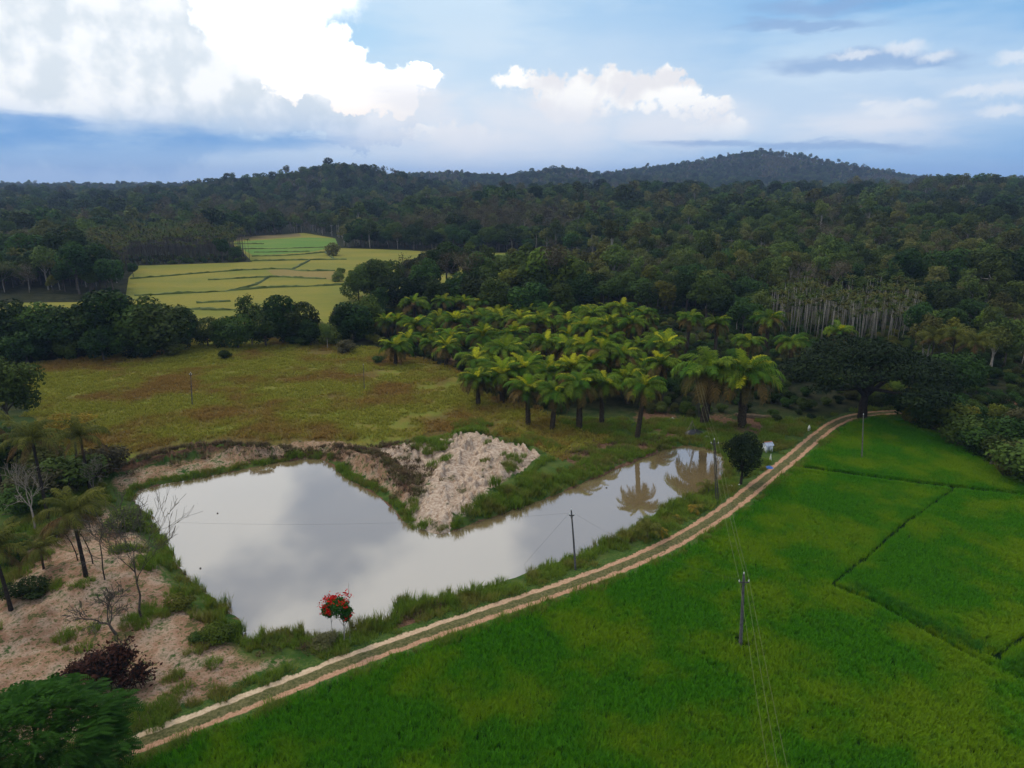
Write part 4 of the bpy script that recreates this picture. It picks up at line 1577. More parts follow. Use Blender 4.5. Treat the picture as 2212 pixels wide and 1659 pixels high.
CM = [(1075, 690, 600), (1105, 665, 572), (1135, 660, 545), (1165, 665, 535), (1195, 668, 560), (1222, 672, 555), (1250, 680, 590), (1150, 700, 610), (1205, 700, 615)]
for i, (u, b, t) in enumerate(sorted(CM)):
    crown_tree(u, b, t, 'fresh%d' % (i % 2) if i % 3 == 1 else 'hedge%d' % (i % 4), 'tall green tree, %s in the big dark mass behind the grove' % from_left(i, len(CM)), 'clump_tree', 'tall trees behind the middle of the grove', wid=1.1)
SH = [(305, 772, 718, 'bush0', 'dark round bush at the foot of the left hedge clump'), (318, 775, 742, 'bush0', 'small dark bush in front of the left hedge clump'), (375, 768, 735, 'bush1', 'olive bush right of the left hedge clump'),
      (486, 776, 757, 'bush0', 'small round dark shrub standing alone on the pasture'), (715, 745, 700, 'bush1', 'grey-green rounded bush between hedge and oil palms'), (748, 762, 735, 'bush3', 'brownish bush at the pasture edge left of the palms'),
      (818, 785, 768, 'bush0', 'low dark shrub on the pasture below the palm corner'), (735, 590, 578, 'bush2', 'pale bush at the right side of the far yellow field'), (730, 608, 585, 'bush1', 'pale green bush at the edge of the yellow field'), (288, 600, 568, 'dense2', 'upright dark tree at the left end of the far yellow field'),
      (719, 552, 524, 'bush1', 'lone small tree at the corner of the bright green plot'), (633, 745, 722, 'bush0', 'low dark bush right of the hedge gap'), (655, 748, 728, 'bush0', 'second low dark bush right of the hedge gap')]
for u, b, t, key, lb in SH:
    crown_tree(u, b, t, key, lb, 'bush', 'bushes round the pasture and far field', 'bush', wid=1.15)

# ------------------------------------------------------------------ trees and shrubs that stand out
tree_kind('rain', 230, 14.0, 9.5, 3.2, 90, 22000, 0.25, M_RAIN, M_DARKBARK, 0.75, loose=0.35, lobe_r=0.20, nlimb=26, umbrella=True)


def spray_kind(key, seed, rad, hgt, z0, nlobe, nspray, mat, bark, r0):
    """crown of drooping pinnate sprays"""
    cm, lobes = crown(key, seed, rad, hgt, z0, nlobe, nspray, 0.1, mat, loose=0.30, lobe_r=0.19, umbrella=True)
    co = np.empty(len(cm.vertices) * 3, dtype=np.float32)
    cm.vertices.foreach_get('co', co)
    p = co.reshape(-1, 4, 3).mean(1).astype(float)
    tn = np.empty(len(cm.polygons), dtype=np.float32)
    cm.attributes['tint'].data.foreach_get('value', tn)
    r = np.random.default_rng(seed)
    n = len(p)
    ax = p - np.array([0, 0, z0 + hgt * 0.2])
    ax = ax / np.linalg.norm(ax, axis=1)[:, None] + r.normal(size=(n, 3)) * 0.6
    ax[:, 2] = ax[:, 2] * 0.4 + 0.05
    ax /= np.linalg.norm(ax, axis=1)[:, None]
    sd_v = np.cross(ax, np.array([0, 0, 1.0]) + r.normal(size=(n, 3)) * 0.25)
    sd_v /= np.linalg.norm(sd_v, axis=1)[:, None]
    L = 0.55 + 0.4 * r.random(n)
    V, T = [], []
    m = 7
    for q in range(m):
        t = (q + 0.6) / m
        c = p + ax * (L * t)[:, None]
        c[:, 2] -= L * 0.55 * t * t
        w = L * 0.42 * math.sin(math.pi * (0.15 + 0.75 * t))
        for s in (-1, 1):
            e = c + sd_v * (s * w)[:, None] + ax * (w * 0.35)[:, None]
            e[:, 2] -= w * 0.25
            hw = ax * (L * 0.062)[:, None]
            mid_ = c * 0.5 + e * 0.5
            V.append(np.stack([c, mid_ + hw, e, mid_ - hw], 1))
            T.append(np.clip(tn * 0.8 + 0.2 * r.random(n), 0, 1))
    V = np.concatenate(V, 0).reshape(-1, 3)
    CROWNS[key] = mesh_np(key + '_crown', V, np.arange(len(V)).reshape(-1, 4), [mat], tint=np.concatenate(T))
    TRUNKS[key] = trunk_mesh(key + '_trunk', seed, z0 + hgt * 0.42, r0, lobes, bark, 20)


spray_kind('ferny', 231, 6.2, 5.0, 2.8, 95, 5200, M_FERNY, M_DARKBARK, 0.30)
tree_kind('round', 237, 3.0, 6.4, 1.0, 24, 7000, 0.13, M_RAIN, M_DARKBARK, 0.2, loose=0.4, lobe_r=0.33)
tree_kind('yellowt', 233, 2.6, 3.4, 2.8, 18, 2200, 0.12, M_YELLOWT, M_BARK, 0.14, loose=0.5, lobe_r=0.36)
tree_kind('edge', 234, 4.2, 7.0, 2.2, 24, 6000, 0.20, M_OLIVE, M_BARK, 0.22, loose=0.35, lobe_r=0.34)
tree_kind('orangeb', 235, 4.6, 6.0, 2.0, 30, 5000, 0.24, M_DENSE, M_BARK, 0.25, loose=0.2)
tree_kind('blossom', 236, 4.5, 7.0, 4.0, 16, 1500, 0.30, M_ORANGET, M_BARK, 0.2, loose=0.35, lobe_r=0.36)
twig_kind('bare', 249, 9.0, 0.12, M_OLIVE, M_BARK, 5, 30, 0.08, spread=0.5, first=0.55, nb_=(2, 3), k=4, rmin=0.012)
twig_kind('bareshrub', 241, 4.6, 0.13, M_BROWN, M_BARK, 4, 60, 0.07, spread=0.85, first=0.26, nb_=(3, 3), k=4, shrink=0.72, rmin=0.016)
twig_kind('bare2', 242, 7.0, 0.12, M_BROWN, M_TWIG, 4, 120, 0.08, spread=0.75, first=0.34, nb_=(2, 3), k=4, shrink=0.74, rmin=0.016)
twig_kind('thin', 243, 5.5, 0.085, M_BROWN, M_DARKBARK, 3, 30, 0.08, spread=0.5, first=0.75, nb_=(2, 3), k=5, shrink=0.35, rmin=0.016)
twig_kind('maroon', 244, 3.0, 0.06, M_MAROON, M_DARKBARK, 5, 1500, 0.085, spread=0.9, first=0.22, nb_=(3, 4), k=3, shrink=0.74, rmin=0.016)
for (u, b, t, key, nm, cat, lb, wid) in [
    (1862, 905, 737, 'rain', 'rain_tree', 'tree', 'broad umbrella-shaped dark tree beyond the bend of the dirt road', 1.0),
    (1600, 1046, 936, 'round', 'round_tree', 'tree', 'small round dark tree at the right end of the pond', 1.0),
    (165, 990, 892, 'yellowt', 'yellowing_tree', 'tree', 'yellowing tree behind the coconut palms', 1.15),
    (25, 945, 772, 'edge', 'bushy_tree', 'tree', 'bushy olive tree at the left edge of the pasture', 0.9),
    (-30, 920, 742, 'fresh0', 'bushy_tree', 'tree', 'bright green treetop at the very left edge above the pasture', 1.0),
    (2052, 862, 762, 'orangeb', 'flowering_tree', 'tree', 'dark tree with orange blossom tips below the coconut palms', 1.0),
    (158, 555, 490, 'blossom', 'flowering_tree', 'tree', 'yellow-orange blossoming tree in the left forest', 0.75),
    (308, 1338, 1040, 'bare', 'bare_tree', 'tree', 'tall bare tree with a fine leafless crown at the pond shore', 1.0),
    (253, 1372, 1272, 'bareshrub', 'bare_tree', 'tree', 'low wide bare tree on the sandy slope', 1.0),
    (75, 1150, 1005, 'bare2', 'bare_tree', 'tree', 'spreading bare tree at the left among scrub', 1.0),
    (205, 1060, 972, 'bare2', 'bare_tree', 'tree', 'small bare tree near the pond corner by the eroded bank', 1.0),
    (172, 1232, 1130, 'thin', 'thin_tree', 'tree', 'thin dark stem left of the yellowing coconut palm', 0.9),
    (206, 1245, 1130, 'thin', 'thin_tree', 'tree', 'thin crooked stem right beside the yellowing coconut palm', 0.9),
    (231, 1276, 1150, 'thin', 'thin_tree', 'tree', 'thin straight stem between coconut palm and tall bare tree', 0.9),
    (240, 1490, 1402, 'maroon', 'dry_bush', 'bush', 'dry maroon-leaved bush above the green tree', 1.0),
    (185, 1478, 1425, 'maroon', 'dry_bush', 'bush', 'low dark twiggy bush left of the maroon one', 1.5)]:
    crown_tree(u, b, t, key, lb, nm, None, cat, wid, rz={'bare': 3.3, 'bareshrub': 0.4, 'maroon': 0.4}.get(key))
x, y, _ = G(90, 1745)
plant('feathery_tree', 'ferny', x, y, 'large feathery green tree in the bottom left corner', 'tree', sc=(1.0, 1.0, 0.95), rz=0.5)
x, y, _ = G(-190, 1640)
plant('feathery_tree', 'ferny', x, y, 'feathery green branches cut by the left edge above the corner tree', 'tree', sc=(0.8, 0.8, 0.9), rz=2.5)

# bushes along the right edge of the paddy and round the coconut palms
RB = [(1985, 915, 870, 'bush2', 1.0), (2010, 930, 872, 'bush0', 1.1), (2040, 938, 868, 'bush2', 1.0), (2075, 958, 898, 'bush0', 1.2), (2105, 975, 925, 'bush0', 1.2), (2135, 990, 928, 'bush0', 1.2), (2165, 1010, 945, 'bush0', 1.1),
      (2195, 1030, 955, 'bush1', 1.2), (2225, 1050, 960, 'bush0', 1.2), (2160, 960, 905, 'bush2', 1.0), (2120, 935, 895, 'bush0', 1.0), (2195, 985, 905, 'bush0', 1.1), (2090, 915, 880, 'bush2', 0.9), (2205, 940, 885, 'bush3', 1.0), (2150, 915, 872, 'bush2', 0.8), (1960, 905, 850, 'bush0', 1.3), (2030, 900, 850, 'bush0', 1.3)]
for i, (u, b, t, key, w) in enumerate(sorted(RB)):
    crown_tree(u, b, t, key, '%s bush, %s along the right edge of the paddy' % ({'bush0': 'dark green', 'bush1': 'grey-green', 'bush2': 'bright green', 'bush3': 'brownish'}[key], from_left(i, len(RB))), 'bush', 'bushes along the right edge of the paddy', 'bush', w)
SBL = [(60, 1300, 1270, 'bush0', 2.0, 'dark low bush in shade beneath the young coconut palm'), (15, 1215, 1165, 'bush0', 1.3, 'dark bush at the left edge below the dark palms'), (120, 1165, 1130, 'bush1', 1.4, 'grey scrub bush between the slim palms'),
       (55, 1110, 1055, 'bush0', 1.3, 'dark green bush behind the spreading bare tree'), (150, 1060, 990, 'bush0', 1.4, 'dark bush under the yellowing tree'), (220, 1030, 970, 'bush3', 1.2, 'brownish bush by the eroded bank corner'), (15, 1010, 930, 'bush0', 1.3, 'dark bush at the left edge by the pasture'),
       (95, 1010, 950, 'bush1', 1.4, 'olive bush behind the slim dark coconut palm'), (430, 1385, 1365, 'bush0', 1.4, 'dark green bush at the bottom corner of the pond'), (470, 1375, 1345, 'bush2', 1.4, 'grassy green bush at the pond corner'), (275, 1150, 1100, 'bush1', 1.3, 'grey-green bush on the left pond shore'),
       (100, 1075, 1010, 'bush3', 1.4, 'brown dry bush among the dark coconut palms'), (180, 1120, 1075, 'bush1', 1.5, 'olive bush behind the yellowing coconut palm'), (390, 1310, 1285, 'bush2', 1.4, 'small green bush on the pale shore rocks'), (45, 1185, 1155, 'bush1', 1.4, 'olive scrub bush right of the left edge'),
       (700, 1392, 1372, 'bush3', 1.9, 'brown weedy bush at the foot of the flowering trees'), (1400, 1170, 1120, 'bush2', 0.0, None)]
for u, b, t, key, w, lb in SBL:
    if lb:
        crown_tree(u, b, t, key, lb, 'bush', 'scrub bushes near the pond', 'bush', w)


# red flowering saplings by the pond
def flower_tree(bu, bv, tv, rad, label, seed, nfl, r0):
    r = np.random.default_rng(seed)
    x, y, zt = by_px(bu, bv, tv)
    z0 = hz(x, y) - 0.05
    h = zt - z0
    e = empty('flowering_sapling', (x, y, z0))
    tag(e, label, 'tree', 'red flowering saplings at the pond')
    cm, lobes = crown('crown', seed, rad, h * 0.62, h * 0.36, 11, 2200, 0.11, M_FERNY, loose=0.45, lobe_r=0.38)
    obj('trunk', trunk_mesh('trunk', seed, h * 0.62, r0, lobes, M_PALEBARK, 8), e)
    obj('crown', cm, e)
    for k in range(nfl):
        n = 22
        a = r.random() * 6.28
        q = rad * (0.35 + 0.6 * r.random())
        c = np.array([math.cos(a) * q, math.sin(a) * q, h * (0.94 - 0.22 * (q / rad) ** 2) if k % 4 else h * (0.55 + 0.3 * r.random())])
        if k % 4 == 0:
            c[:2] = np.array([math.cos(a), -abs(math.sin(a))]) * rad * 0.95
        p = c + r.normal(size=(n, 3)) * np.array([0.17, 0.17, 0.06])
        v, f = leaf_quads(p, rand_dirs(n, r, 1.0), 0.055 + 0.04 * r.random(n), 0.7, r)
        obj('flower_cluster', mesh_np('flower_cluster', v, f, [M_RED], tint=r.random(n)), e)


flower_tree(743, 1386, 1277, 1.3, 'red-flowering sapling with a pale forked stem and a stake', 67, 18, 0.06)
flower_tree(718, 1370, 1281, 0.85, 'slim red-flowering sapling left of the thicker one', 62, 11, 0.03)
x, y, zt = by_px(756, 1384, 1260)
mb = MB()
mb.tube([(x, y, -0.4), (x + 0.25, y, zt)], [0.025, 0.015], 5)
tag(obj('bamboo_stake', mb.mesh('bamboo_stake', M_TWIG)), 'thin bamboo stake rising behind the red-flowering sapling', 'stake')

# young palms on the near bank
YF = [frond('young_areca_frond', 1.5, R(60), R(95), 16, 0.42, M_COCO, 450 + i, 0.6, 0.03, 0.1, 0.02) for i in range(2)]
YD = [frond('dry_areca_frond', 1.3, R(40), R(100), 16, 0.40, M_YELLOWT, 455, 0.6, 0.03, 0.1, 0.02)]
for (u, b, t, dry, lb) in [(1398, 1165, 1118, 0, 'young palm with arching green fronds on the near bank'), (1425, 1158, 1130, 1, 'yellowing young palm right of the green one on the near bank'), (1530, 1062, 1030, 0, 'young palm at the water edge near the dark pole'), (1503, 1108, 1080, 1, 'small yellowish palm on the bank before the dark pole'), (1462, 1122, 1108, 1, 'tiny yellow palm seedling on the near bank')]:
    x, y, zt = by_px(u, b, t)
    zg = hz(x, y)
    s = max(0.4, (zt - zg) / 1.9)
    e = empty('young_palm', (x, y, zg), rnd.random() * 6, s)
    tag(e, lb, 'palm', 'young palms on the near bank')
    mb = MB()
    mb.tube([(0, 0, -0.2), (0, 0, 0.7)], [0.08, 0.05], 6)
    obj('trunk', mb.mesh('trunk', M_BARK), e)
    for k in range(11):
        f = obj('frond', (YD if dry and k % 3 else YF)[0], e)
        f.location = (0, 0, 0.6)
        f.rotation_euler = (0, rnd.gauss(0.05, 0.25), k * 2.4)

# ------------------------------------------------------------------ areca grove
ARECA = [G(u, v)[:2] for u, v in [(1672, 728), (1760, 742), (1850, 752), (1965, 748), (1990, 705), (1965, 672), (1820, 664), (1690, 672), (1650, 700)]]
GROVE = [G(u, v)[:2] for u, v in [(800, 790), (820, 735), (880, 700), (1000, 682), (1250, 676), (1480, 692), (1690, 760), (1720, 860), (1720, 925), (1500, 915), (1200, 905), (1000, 872), (940, 812)]]


def jitter_grid(x0, x1, y0, y1, s, jit=0.42):
    gx, gy = np.meshgrid(np.arange(x0, x1, s), np.arange(y0, y1, s * 0.9))
    gx[1::2] += s / 2
    p = np.stack([gx.ravel(), gy.ravel()], 1)
    return p + (rng.random(p.shape) - 0.5) * 2 * jit * s


def in_view(x, y, m=1.06, pad=12):
    dep = y * CP + 20
    return np.abs(x) < 0.72 * dep * m + pad


A = np.array(ARECA)
p = jitter_grid(A[:, 0].min(), A[:, 0].max(), A[:, 1].min(), A[:, 1].max(), 2.7, 0.45)
p = p[poly_sd(p[:, 0], p[:, 1], ARECA) < 0]
p = p[np.argsort(p[:, 1])][:290]
for i, (x, y) in enumerate(p):
    rowz = 'front edge' if i < 50 else ('middle' if i < 180 else 'back')
    ap = plant('areca_palm', 'areca%d' % (i % 3), x, y, 'slender areca palm with a pale stem at the %s of the areca grove' % rowz, 'palm', 'areca palms of the right grove', sc=rnd.uniform(0.72, 1.18))
    ap.rotation_euler = (rnd.gauss(0, 0.035), rnd.gauss(0, 0.035), rnd.random() * 6.28)

# ------------------------------------------------------------------ forest
RAINXY = G(1862, 905)[:2]


def forest_ok(x, y):
    ok = in_view(x, y) & (y > 148)
    ok &= poly_sd(x, y, FIELD) > 4
    ok &= poly_sd(x, y, PASTURE) > 5
    ok &= poly_sd(x, y, GROVE) > 2
    ok &= poly_sd(x, y, ARECA) > 1.5
    ok &= ~((x < 0) & (y < 250) & (x > -170))            # hedge zone is placed by hand
    ok &= ~((x < -20) & (y < 262))
    ok &= ((x - RAINXY[0]) ** 2 + (y - RAINXY[1]) ** 2) > 11 ** 2
    ok &= ~((y < 158) & (x < 60))
    return ok


LA = [G(u, v)[:2] for u, v in [(296, 573), (430, 567), (545, 562), (500, 540), (380, 535), (250, 540), (180, 565), (200, 590), (275, 595)]]
cand = jitter_grid(-420, 460, 148, 470, 6.6)
cand = cand[forest_ok(cand[:, 0], cand[:, 1])]
cand = cand[poly_sd(cand[:, 0], cand[:, 1], LA) > 0]
AF = [G(u, v)[:2] for u, v in [(1665, 735), (1760, 742), (1850, 752), (1965, 748), (1985, 790), (1900, 820), (1700, 800)]]
cand = cand[poly_sd(cand[:, 0], cand[:, 1], AF) > 0]
KIND_NAME = {'dense': 'broadleaf_tree', 'olive': 'sparse_tree', 'tall': 'slender_tree', 'brown': 'twiggy_tree', 'fresh': 'leafy_tree'}
KIND_TXT = {'dense': 'dark dense tree', 'olive': 'olive loose-crowned tree', 'tall': 'tall pale-stemmed tree', 'brown': 'brownish twiggy tree', 'fresh': 'fresh green tree'}


def choose(x, y):
    n = fbm(np.array([x]), np.array([y]), 50, 3)[0] + rnd.gauss(0, 0.075)
    left = x < -120 and y > 255
    if left and n < 0.45:
        return 'olive' if rnd.random() < 0.6 else 'brown'
    if n < 0.35:
        return 'brown' if rnd.random() < 0.5 else 'tall'
    if n < 0.46:
        return 'olive' if rnd.random() < 0.75 else 'tall'
    if n < 0.50:
        return 'fresh'
    return 'dense' if rnd.random() < 0.85 else 'olive'


def zone_txt(x, y):
    u = 1106 + FPX * x / (y * CP + CAM_H * SP)
    if u < 560:
        return 'in the forest left of the far yellow field'
    if u < 1260:
        return 'in the woods behind the middle of the palm grove'
    if u < 1700:
        return 'on the slope behind the right half of the palm grove'
    if y < 240 and u > 1960:
        return 'in the dark forest edge right of the areca grove'
    return 'on the forest slope above the areca grove'


cand = cand[np.argsort(np.hypot(cand[:, 0], cand[:, 1]))]
counts = {}
rest = []
NV = {'dense': 4, 'olive': 3, 'tall': 2, 'brown': 3, 'fresh': 2}
LIM = {'dense': 250, 'olive': 200, 'tall': 120, 'brown': 160, 'fresh': 80}
for (x, y) in cand:
    k = choose(x, y)
    i = counts[k] = counts.get(k, 0) + 1
    s = rnd.uniform(0.62, 1.2) * (0.85 if y < 200 else 1.0) * (1.45 if rnd.random() < 0.07 else 1.0)
    key = k + str(i % NV[k])
    if i <= LIM[k]:
        zt = zone_txt(x, y)
        plant(KIND_NAME[k], key, x, y, '%s %s' % (KIND_TXT[k], zt), 'tree', KIND_TXT[k] + 's ' + zt, sc=s)
    else:
        rest.append((x, y, key, s))

# everything farther off is one mass
keys = ['fard0', 'fard1', 'fard2', 'faro0', 'faro1', 'farb0', 'farb1'] + [k + str(i) for k in NV for i in range(NV[k])] + ['arecaf0', 'arecaf1']
kid = {k: i for i, k in enumerate(keys)}
pts, rot, scl, idx = [], [], [], []
for x, y, key, s in rest:
    pts.append((x, y, hz(x, y)))
    scl.append(s)
    idx.append(kid[key])
la = np.array(LA)
p = jitter_grid(la[:, 0].min(), la[:, 0].max(), la[:, 1].min(), la[:, 1].max(), 3.9, 0.48)
p = p[(poly_sd(p[:, 0], p[:, 1], LA) < 0)]
for x, y in p:
    pts.append((x, y, 0.0))
    scl.append(rnd.uniform(0.8, 1.5))
    idx.append(kid['arecaf%d' % rnd.randint(0, 1)])


def far_points():
    out = []
    for (y0, y1, sp, jit) in ((470, 1050, 8.2, 0.48), (1050, 1700, 10.5, 0.48), (1700, 2700, 13.0, 0.48)):
        c = jitter_grid(-0.8 * y1, 0.8 * y1, y0, y1, sp, jit)
        c = c[in_view(c[:, 0], c[:, 1], 1.05, 30)]
        f = poly_sd(c[:, 0], c[:, 1], FIELD)
        c = c[(f > 4)]
        z = H(c[:, 0], c[:, 1])
        # keep what can be seen over the canopy in front (with margin)
        top = z + 15
        vis = np.ones(len(c), bool)
        for t in np.linspace(0.25, 0.985, 34):
            zz = CAM_H + (top - CAM_H) * t
            hh = H(c[:, 0] * t, c[:, 1] * t)
            vis &= zz > hh + 2
        out.append(np.column_stack([c, z])[vis])
    return np.vstack(out)


fp = far_points()
nz = fbm(fp[:, 0], fp[:, 1], 75, 3) + rng.normal(size=len(fp)) * 0.075
valley = (np.abs(fp[:, 0] + 150) < 190) & (fp[:, 1] < 950)
for (x, y, z), n, vl in zip(fp, nz, valley):
    if vl:
        n -= 0.12
    if n < 0.36:
        key = 'farb%d' % rnd.randint(0, 1)
    elif n < 0.47:
        key = 'faro%d' % rnd.randint(0, 1)
    else:
        key = 'fard%d' % rnd.randint(0, 2)
    pts.append((x, y, z - 0.2))
    scl.append(rnd.uniform(0.5, 1.25) * (1.0 if rnd.random() > 0.09 else 1.5))
    idx.append(kid[key])
print('far forest', len(pts), 'individual counts', counts)
FARP = []
for k in keys:                       # kinds met only far off: their first tree stands as a part of the mass
    if k not in PROTO:
        j = next(i for i, q in enumerate(idx) if q == kid[k])
        t, c = obj('trunk', TRUNKS[k], None, pts[j]), obj('crown', CROWNS[k], None, pts[j])
        PROTO[k] = [t, c]
        FARP += [t, c]
        del pts[j], scl[j], idx[j]
rot = rng.random(len(pts)) * 6.283
so = stuff('distant_forest', 'distant mixed forest covering the valley sides and hills', pts, rot, scl, idx, [PROTO[k] for k in keys])
for o in FARP:
    o.parent = so

# undergrowth below the forest edge, between the palms and along the hedge
ug, us, ui = [], [], []
c = np.vstack([jitter_grid(-150, 200, 118, 330, 2.6), jitter_grid(-260, -100, 330, 400, 4.0)])
sdf = poly_sd(c[:, 0], c[:, 1], FIELD)
sdp = poly_sd(c[:, 0], c[:, 1], PASTURE)
sdg = poly_sd(c[:, 0], c[:, 1], GROVE)
rd_ = line_d(c[:, 0], c[:, 1], ROAD_C[::6])
sdq = poly_sd(c[:, 0], c[:, 1], PADDY)
pdd = poly_sd(c[:, 0], c[:, 1], POND)
k = (sdf > 3) & (sdp > 2.0) & (rd_ > 3) & (sdq > 1) & (pdd > 6) & in_view(c[:, 0], c[:, 1])
prob = np.where(sdg < 0, np.where(c[:, 1] < 150, 0.12, 0.35), 0.75)
prob = np.where((c[:, 1] < 140) & (sdg > 0) & (c[:, 0] < 62), 0.10, prob)
prob = np.where((sdg < 0) & (c[:, 0] > 22) & (c[:, 1] > 122), 0.6, prob)
k &= rng.random(len(c)) < prob
c = c[k]
zc = H(c[:, 0], c[:, 1])
n = fbm(c[:, 0], c[:, 1], 12, 3)
for (x, y), z, q in zip(c, zc, n):
    ug.append((x, y, z - 0.1))
    us.append(rnd.uniform(0.5, 1.5))
    ui.append(0 if q > 0.47 else (1 if rnd.random() < 0.6 else 2))
stuff('undergrowth', 'dense low undergrowth below the forest edge and the palms', ug, rng.random(len(ug)) * 6.28, us, ui, [PROTO['bush0'], PROTO['bush1'], PROTO['bush2']])

# ------------------------------------------------------------------ rice, grass, scrub
def patch_obj(name, me, loc):
    """a real patch that stands in the field and lends its mesh to the rest"""
    o = obj(name, me, None, loc)
    return o


def scatter_patches(name, label, pts, meshes, smin, smax, zoff=0.0, zs=None):
    n = len(pts)
    zz = (H(pts[:, 0], pts[:, 1]) if zs is None else np.full(n, zs)) + zoff
    P = np.column_stack([pts, zz])
    idx = rng.integers(0, len(meshes), n)
    protos = []
    for k, me in enumerate(meshes):
        j = int(np.argmax(idx == k))
        o = bpy.data.objects.new('patch', me)
        COL.objects.link(o)
        o.location = P[j]
        protos.append((o, j))
    keep = np.ones(n, bool)
    for o, j in protos:
        keep[j] = False
    P, idx = P[keep], idx[keep]
    s = stuff(name, label, P, rng.random(len(P)) * 6.283, smin + (smax - smin) * rng.random(len(P)), idx, [[o] for o, j in protos])
    for o, j in protos:
        o.parent = s
        o['kind'] = 'stuff'
    return s


BLINES = [[(1722, 1012), (1850, 1030), (2000, 1050), (2260, 1078)], [(2056, 1062), (1960, 1130), (1880, 1200), (1795, 1269)], [(1795, 1269), (1900, 1312), (2000, 1370), (2100, 1425), (2300, 1520)], [(2150, 1422), (2260, 1350)]]
BL = [[G(u, v)[:2] for u, v in b] for b in BLINES]
TALLZ = [G(u, v)[:2] for u, v in [(1795, 1269), (1880, 1282), (2000, 1345), (2140, 1415), (2260, 1440), (2400, 1560), (2100, 1425), (2000, 1370), (1900, 1312)]]
rice_m = [grass_patch('rice_patch', 600 + i, 1.7, 320, 0.44, 0.044, M_RICE, 0.5, 44, 0.3) for i in range(3)]
rice_t = [grass_patch('tall_rice_patch', 610 + i, 1.5, 260, 0.60, 0.045, M_RICE2, 0.55, 14, 0.3) for i in range(2)]
pa = np.array(PADDY)
c = jitter_grid(-62, 110, 36, 128, 1.02, 0.25)
sdq = poly_sd(c[:, 0], c[:, 1], PADDY)
rdd = line_d(c[:, 0], c[:, 1], ROAD_C[::3])
k = (sdq < -0.3) & (rdd > 2.3) & in_view(c[:, 0], c[:, 1], 1.06, 4)
bd = np.min([line_d(c[:, 0], c[:, 1], b) + (0.0 if i != 2 else 0.25) for i, b in enumerate(BL)], axis=0)
k &= bd > 0.98
k &= line_d(c[:, 0], c[:, 1], BL[0]) > 1.25
for bu, bv in ((1600, 1397), (1862, 990)):
    gx, gy, _ = G(bu, bv)
    k &= np.hypot(c[:, 0] - gx, c[:, 1] - gy) > 0.95
tz = poly_sd(c[:, 0], c[:, 1], TALLZ) < 0.4
c1, c2 = c[k & ~tz], c[k & tz]
ed = []
for i, b in enumerate(BL):
    q = resample(np.array(b), 0.36)
    t = np.gradient(q, axis=0)
    t /= np.linalg.norm(t, axis=1)[:, None]
    nr = np.stack([t[:, 1], -t[:, 0]], 1)
    for off in ((-1.15, 0.75, 1.15) if i == 0 else (-0.98, -0.60, 0.60, 0.98)):
        ed.append(q + nr * (off + 0.10 * rng.normal(size=(len(q), 1))))
ed = np.vstack(ed)
ed = ed[in_view(ed[:, 0], ed[:, 1], 1.06, 4) & (np.min([line_d(ed[:, 0], ed[:, 1], b) for b in BL], axis=0) > 0.40) & (poly_sd(ed[:, 0], ed[:, 1], PADDY) < -0.3) & (line_d(ed[:, 0], ed[:, 1], ROAD_C[::3]) > 2.3)]
scatter_patches('rice_crop', 'bright green rice standing in the paddy right of the road', c1, rice_m, 0.9, 1.12, zs=0.03)
rice_e = [grass_patch('rice_edge_patch', 605 + i, 0.62, 70, 0.44, 0.044, M_RICE, 0.45, 9, 0.3) for i in range(2)]
scatter_patches('rice_edge', 'rice along both sides of the narrow paddy bunds', ed, rice_e, 0.9, 1.1, zs=0.03)
scatter_patches('dark_rice', 'darker taller rice rows along the diagonal bund', c2, rice_t, 0.95, 1.1, zs=0.03)
print('rice', len(c1), len(c2))

past_m = [grass_patch('pasture_patch', 620 + i, 2.6, 260, 0.30, 0.06, M_GRASS, 0.8, 40, 0.5) for i in range(3)]
c = jitter_grid(-125, 40, 84, 205, 1.9, 0.4)
s = poly_sd(c[:, 0], c[:, 1], PASTURE)
k = (s < 1) & in_view(c[:, 0], c[:, 1]) & (fbm(c[:, 0], c[:, 1], 6, 3) > 0.30)
k &= np.maximum(0, -poly_sd(c[:, 0], c[:, 1], BANK)) < 1.0
scatter_patches('pasture_grass', 'uneven brown and green grass of the pasture', c[k], past_m, 0.7, 1.3)

# grass on the pond banks and road verges
bank_m = [grass_patch('bank_patch', 630 + i, 1.2, 150, 0.50, 0.035, M_BGRASS, 0.6, 22, 0.5) for i in range(3)]
c = jitter_grid(-60, 75, 36, 135, 0.80, 0.4)
pd = poly_sd(c[:, 0], c[:, 1], POND)
rd = line_d(c[:, 0], c[:, 1], ROAD_C[::3])
sq = poly_sd(c[:, 0], c[:, 1], PADDY)
sf = poly_sd(c[:, 0], c[:, 1], SANDFLAT)
mo = poly_sd(c[:, 0], c[:, 1], MOUND)
bk = poly_sd(c[:, 0], c[:, 1], BANK)
ps = poly_sd(c[:, 0], c[:, 1], PASTURE)
n = fbm(c[:, 0], c[:, 1], 3.5, 3)
v = in_view(c[:, 0], c[:, 1], 1.04, 4)
shore = (pd > 0.15) & (pd < 1.7 + 1.6 * n) & (n > 0.36)
shore &= ~((sf < -0.5) & (n < 0.58))
shore &= ~((c[:, 0] < G(520, 1370)[0]) & (c[:, 1] < G(300, 1060)[1]) & ((pd > 0.9) | (n < 0.5)))
shore &= ~((bk < 0) & (pd > 1.2) & (c[:, 0] < G(880, 1120)[0]))
verge = (pd > 0.4) & (sq > 2.0) & (rd > 2.0) & (sf > 0.5) & (bk > 0.5) & (ps > 0) & (c[:, 1] < 118) & (n > 0.40)
penin = (bk < 2.0) & (mo > 0.9) & (pd > 0.4) & (n > 0.42) & (c[:, 0] > G(940, 1100)[0])
penin |= (mo < 0.2) & (n > 0.69)
penin &= poly_sd(c[:, 0], c[:, 1], GAP) > 0
weeds = (sf < 0) & (pd > 1.0) & (n > 0.645)
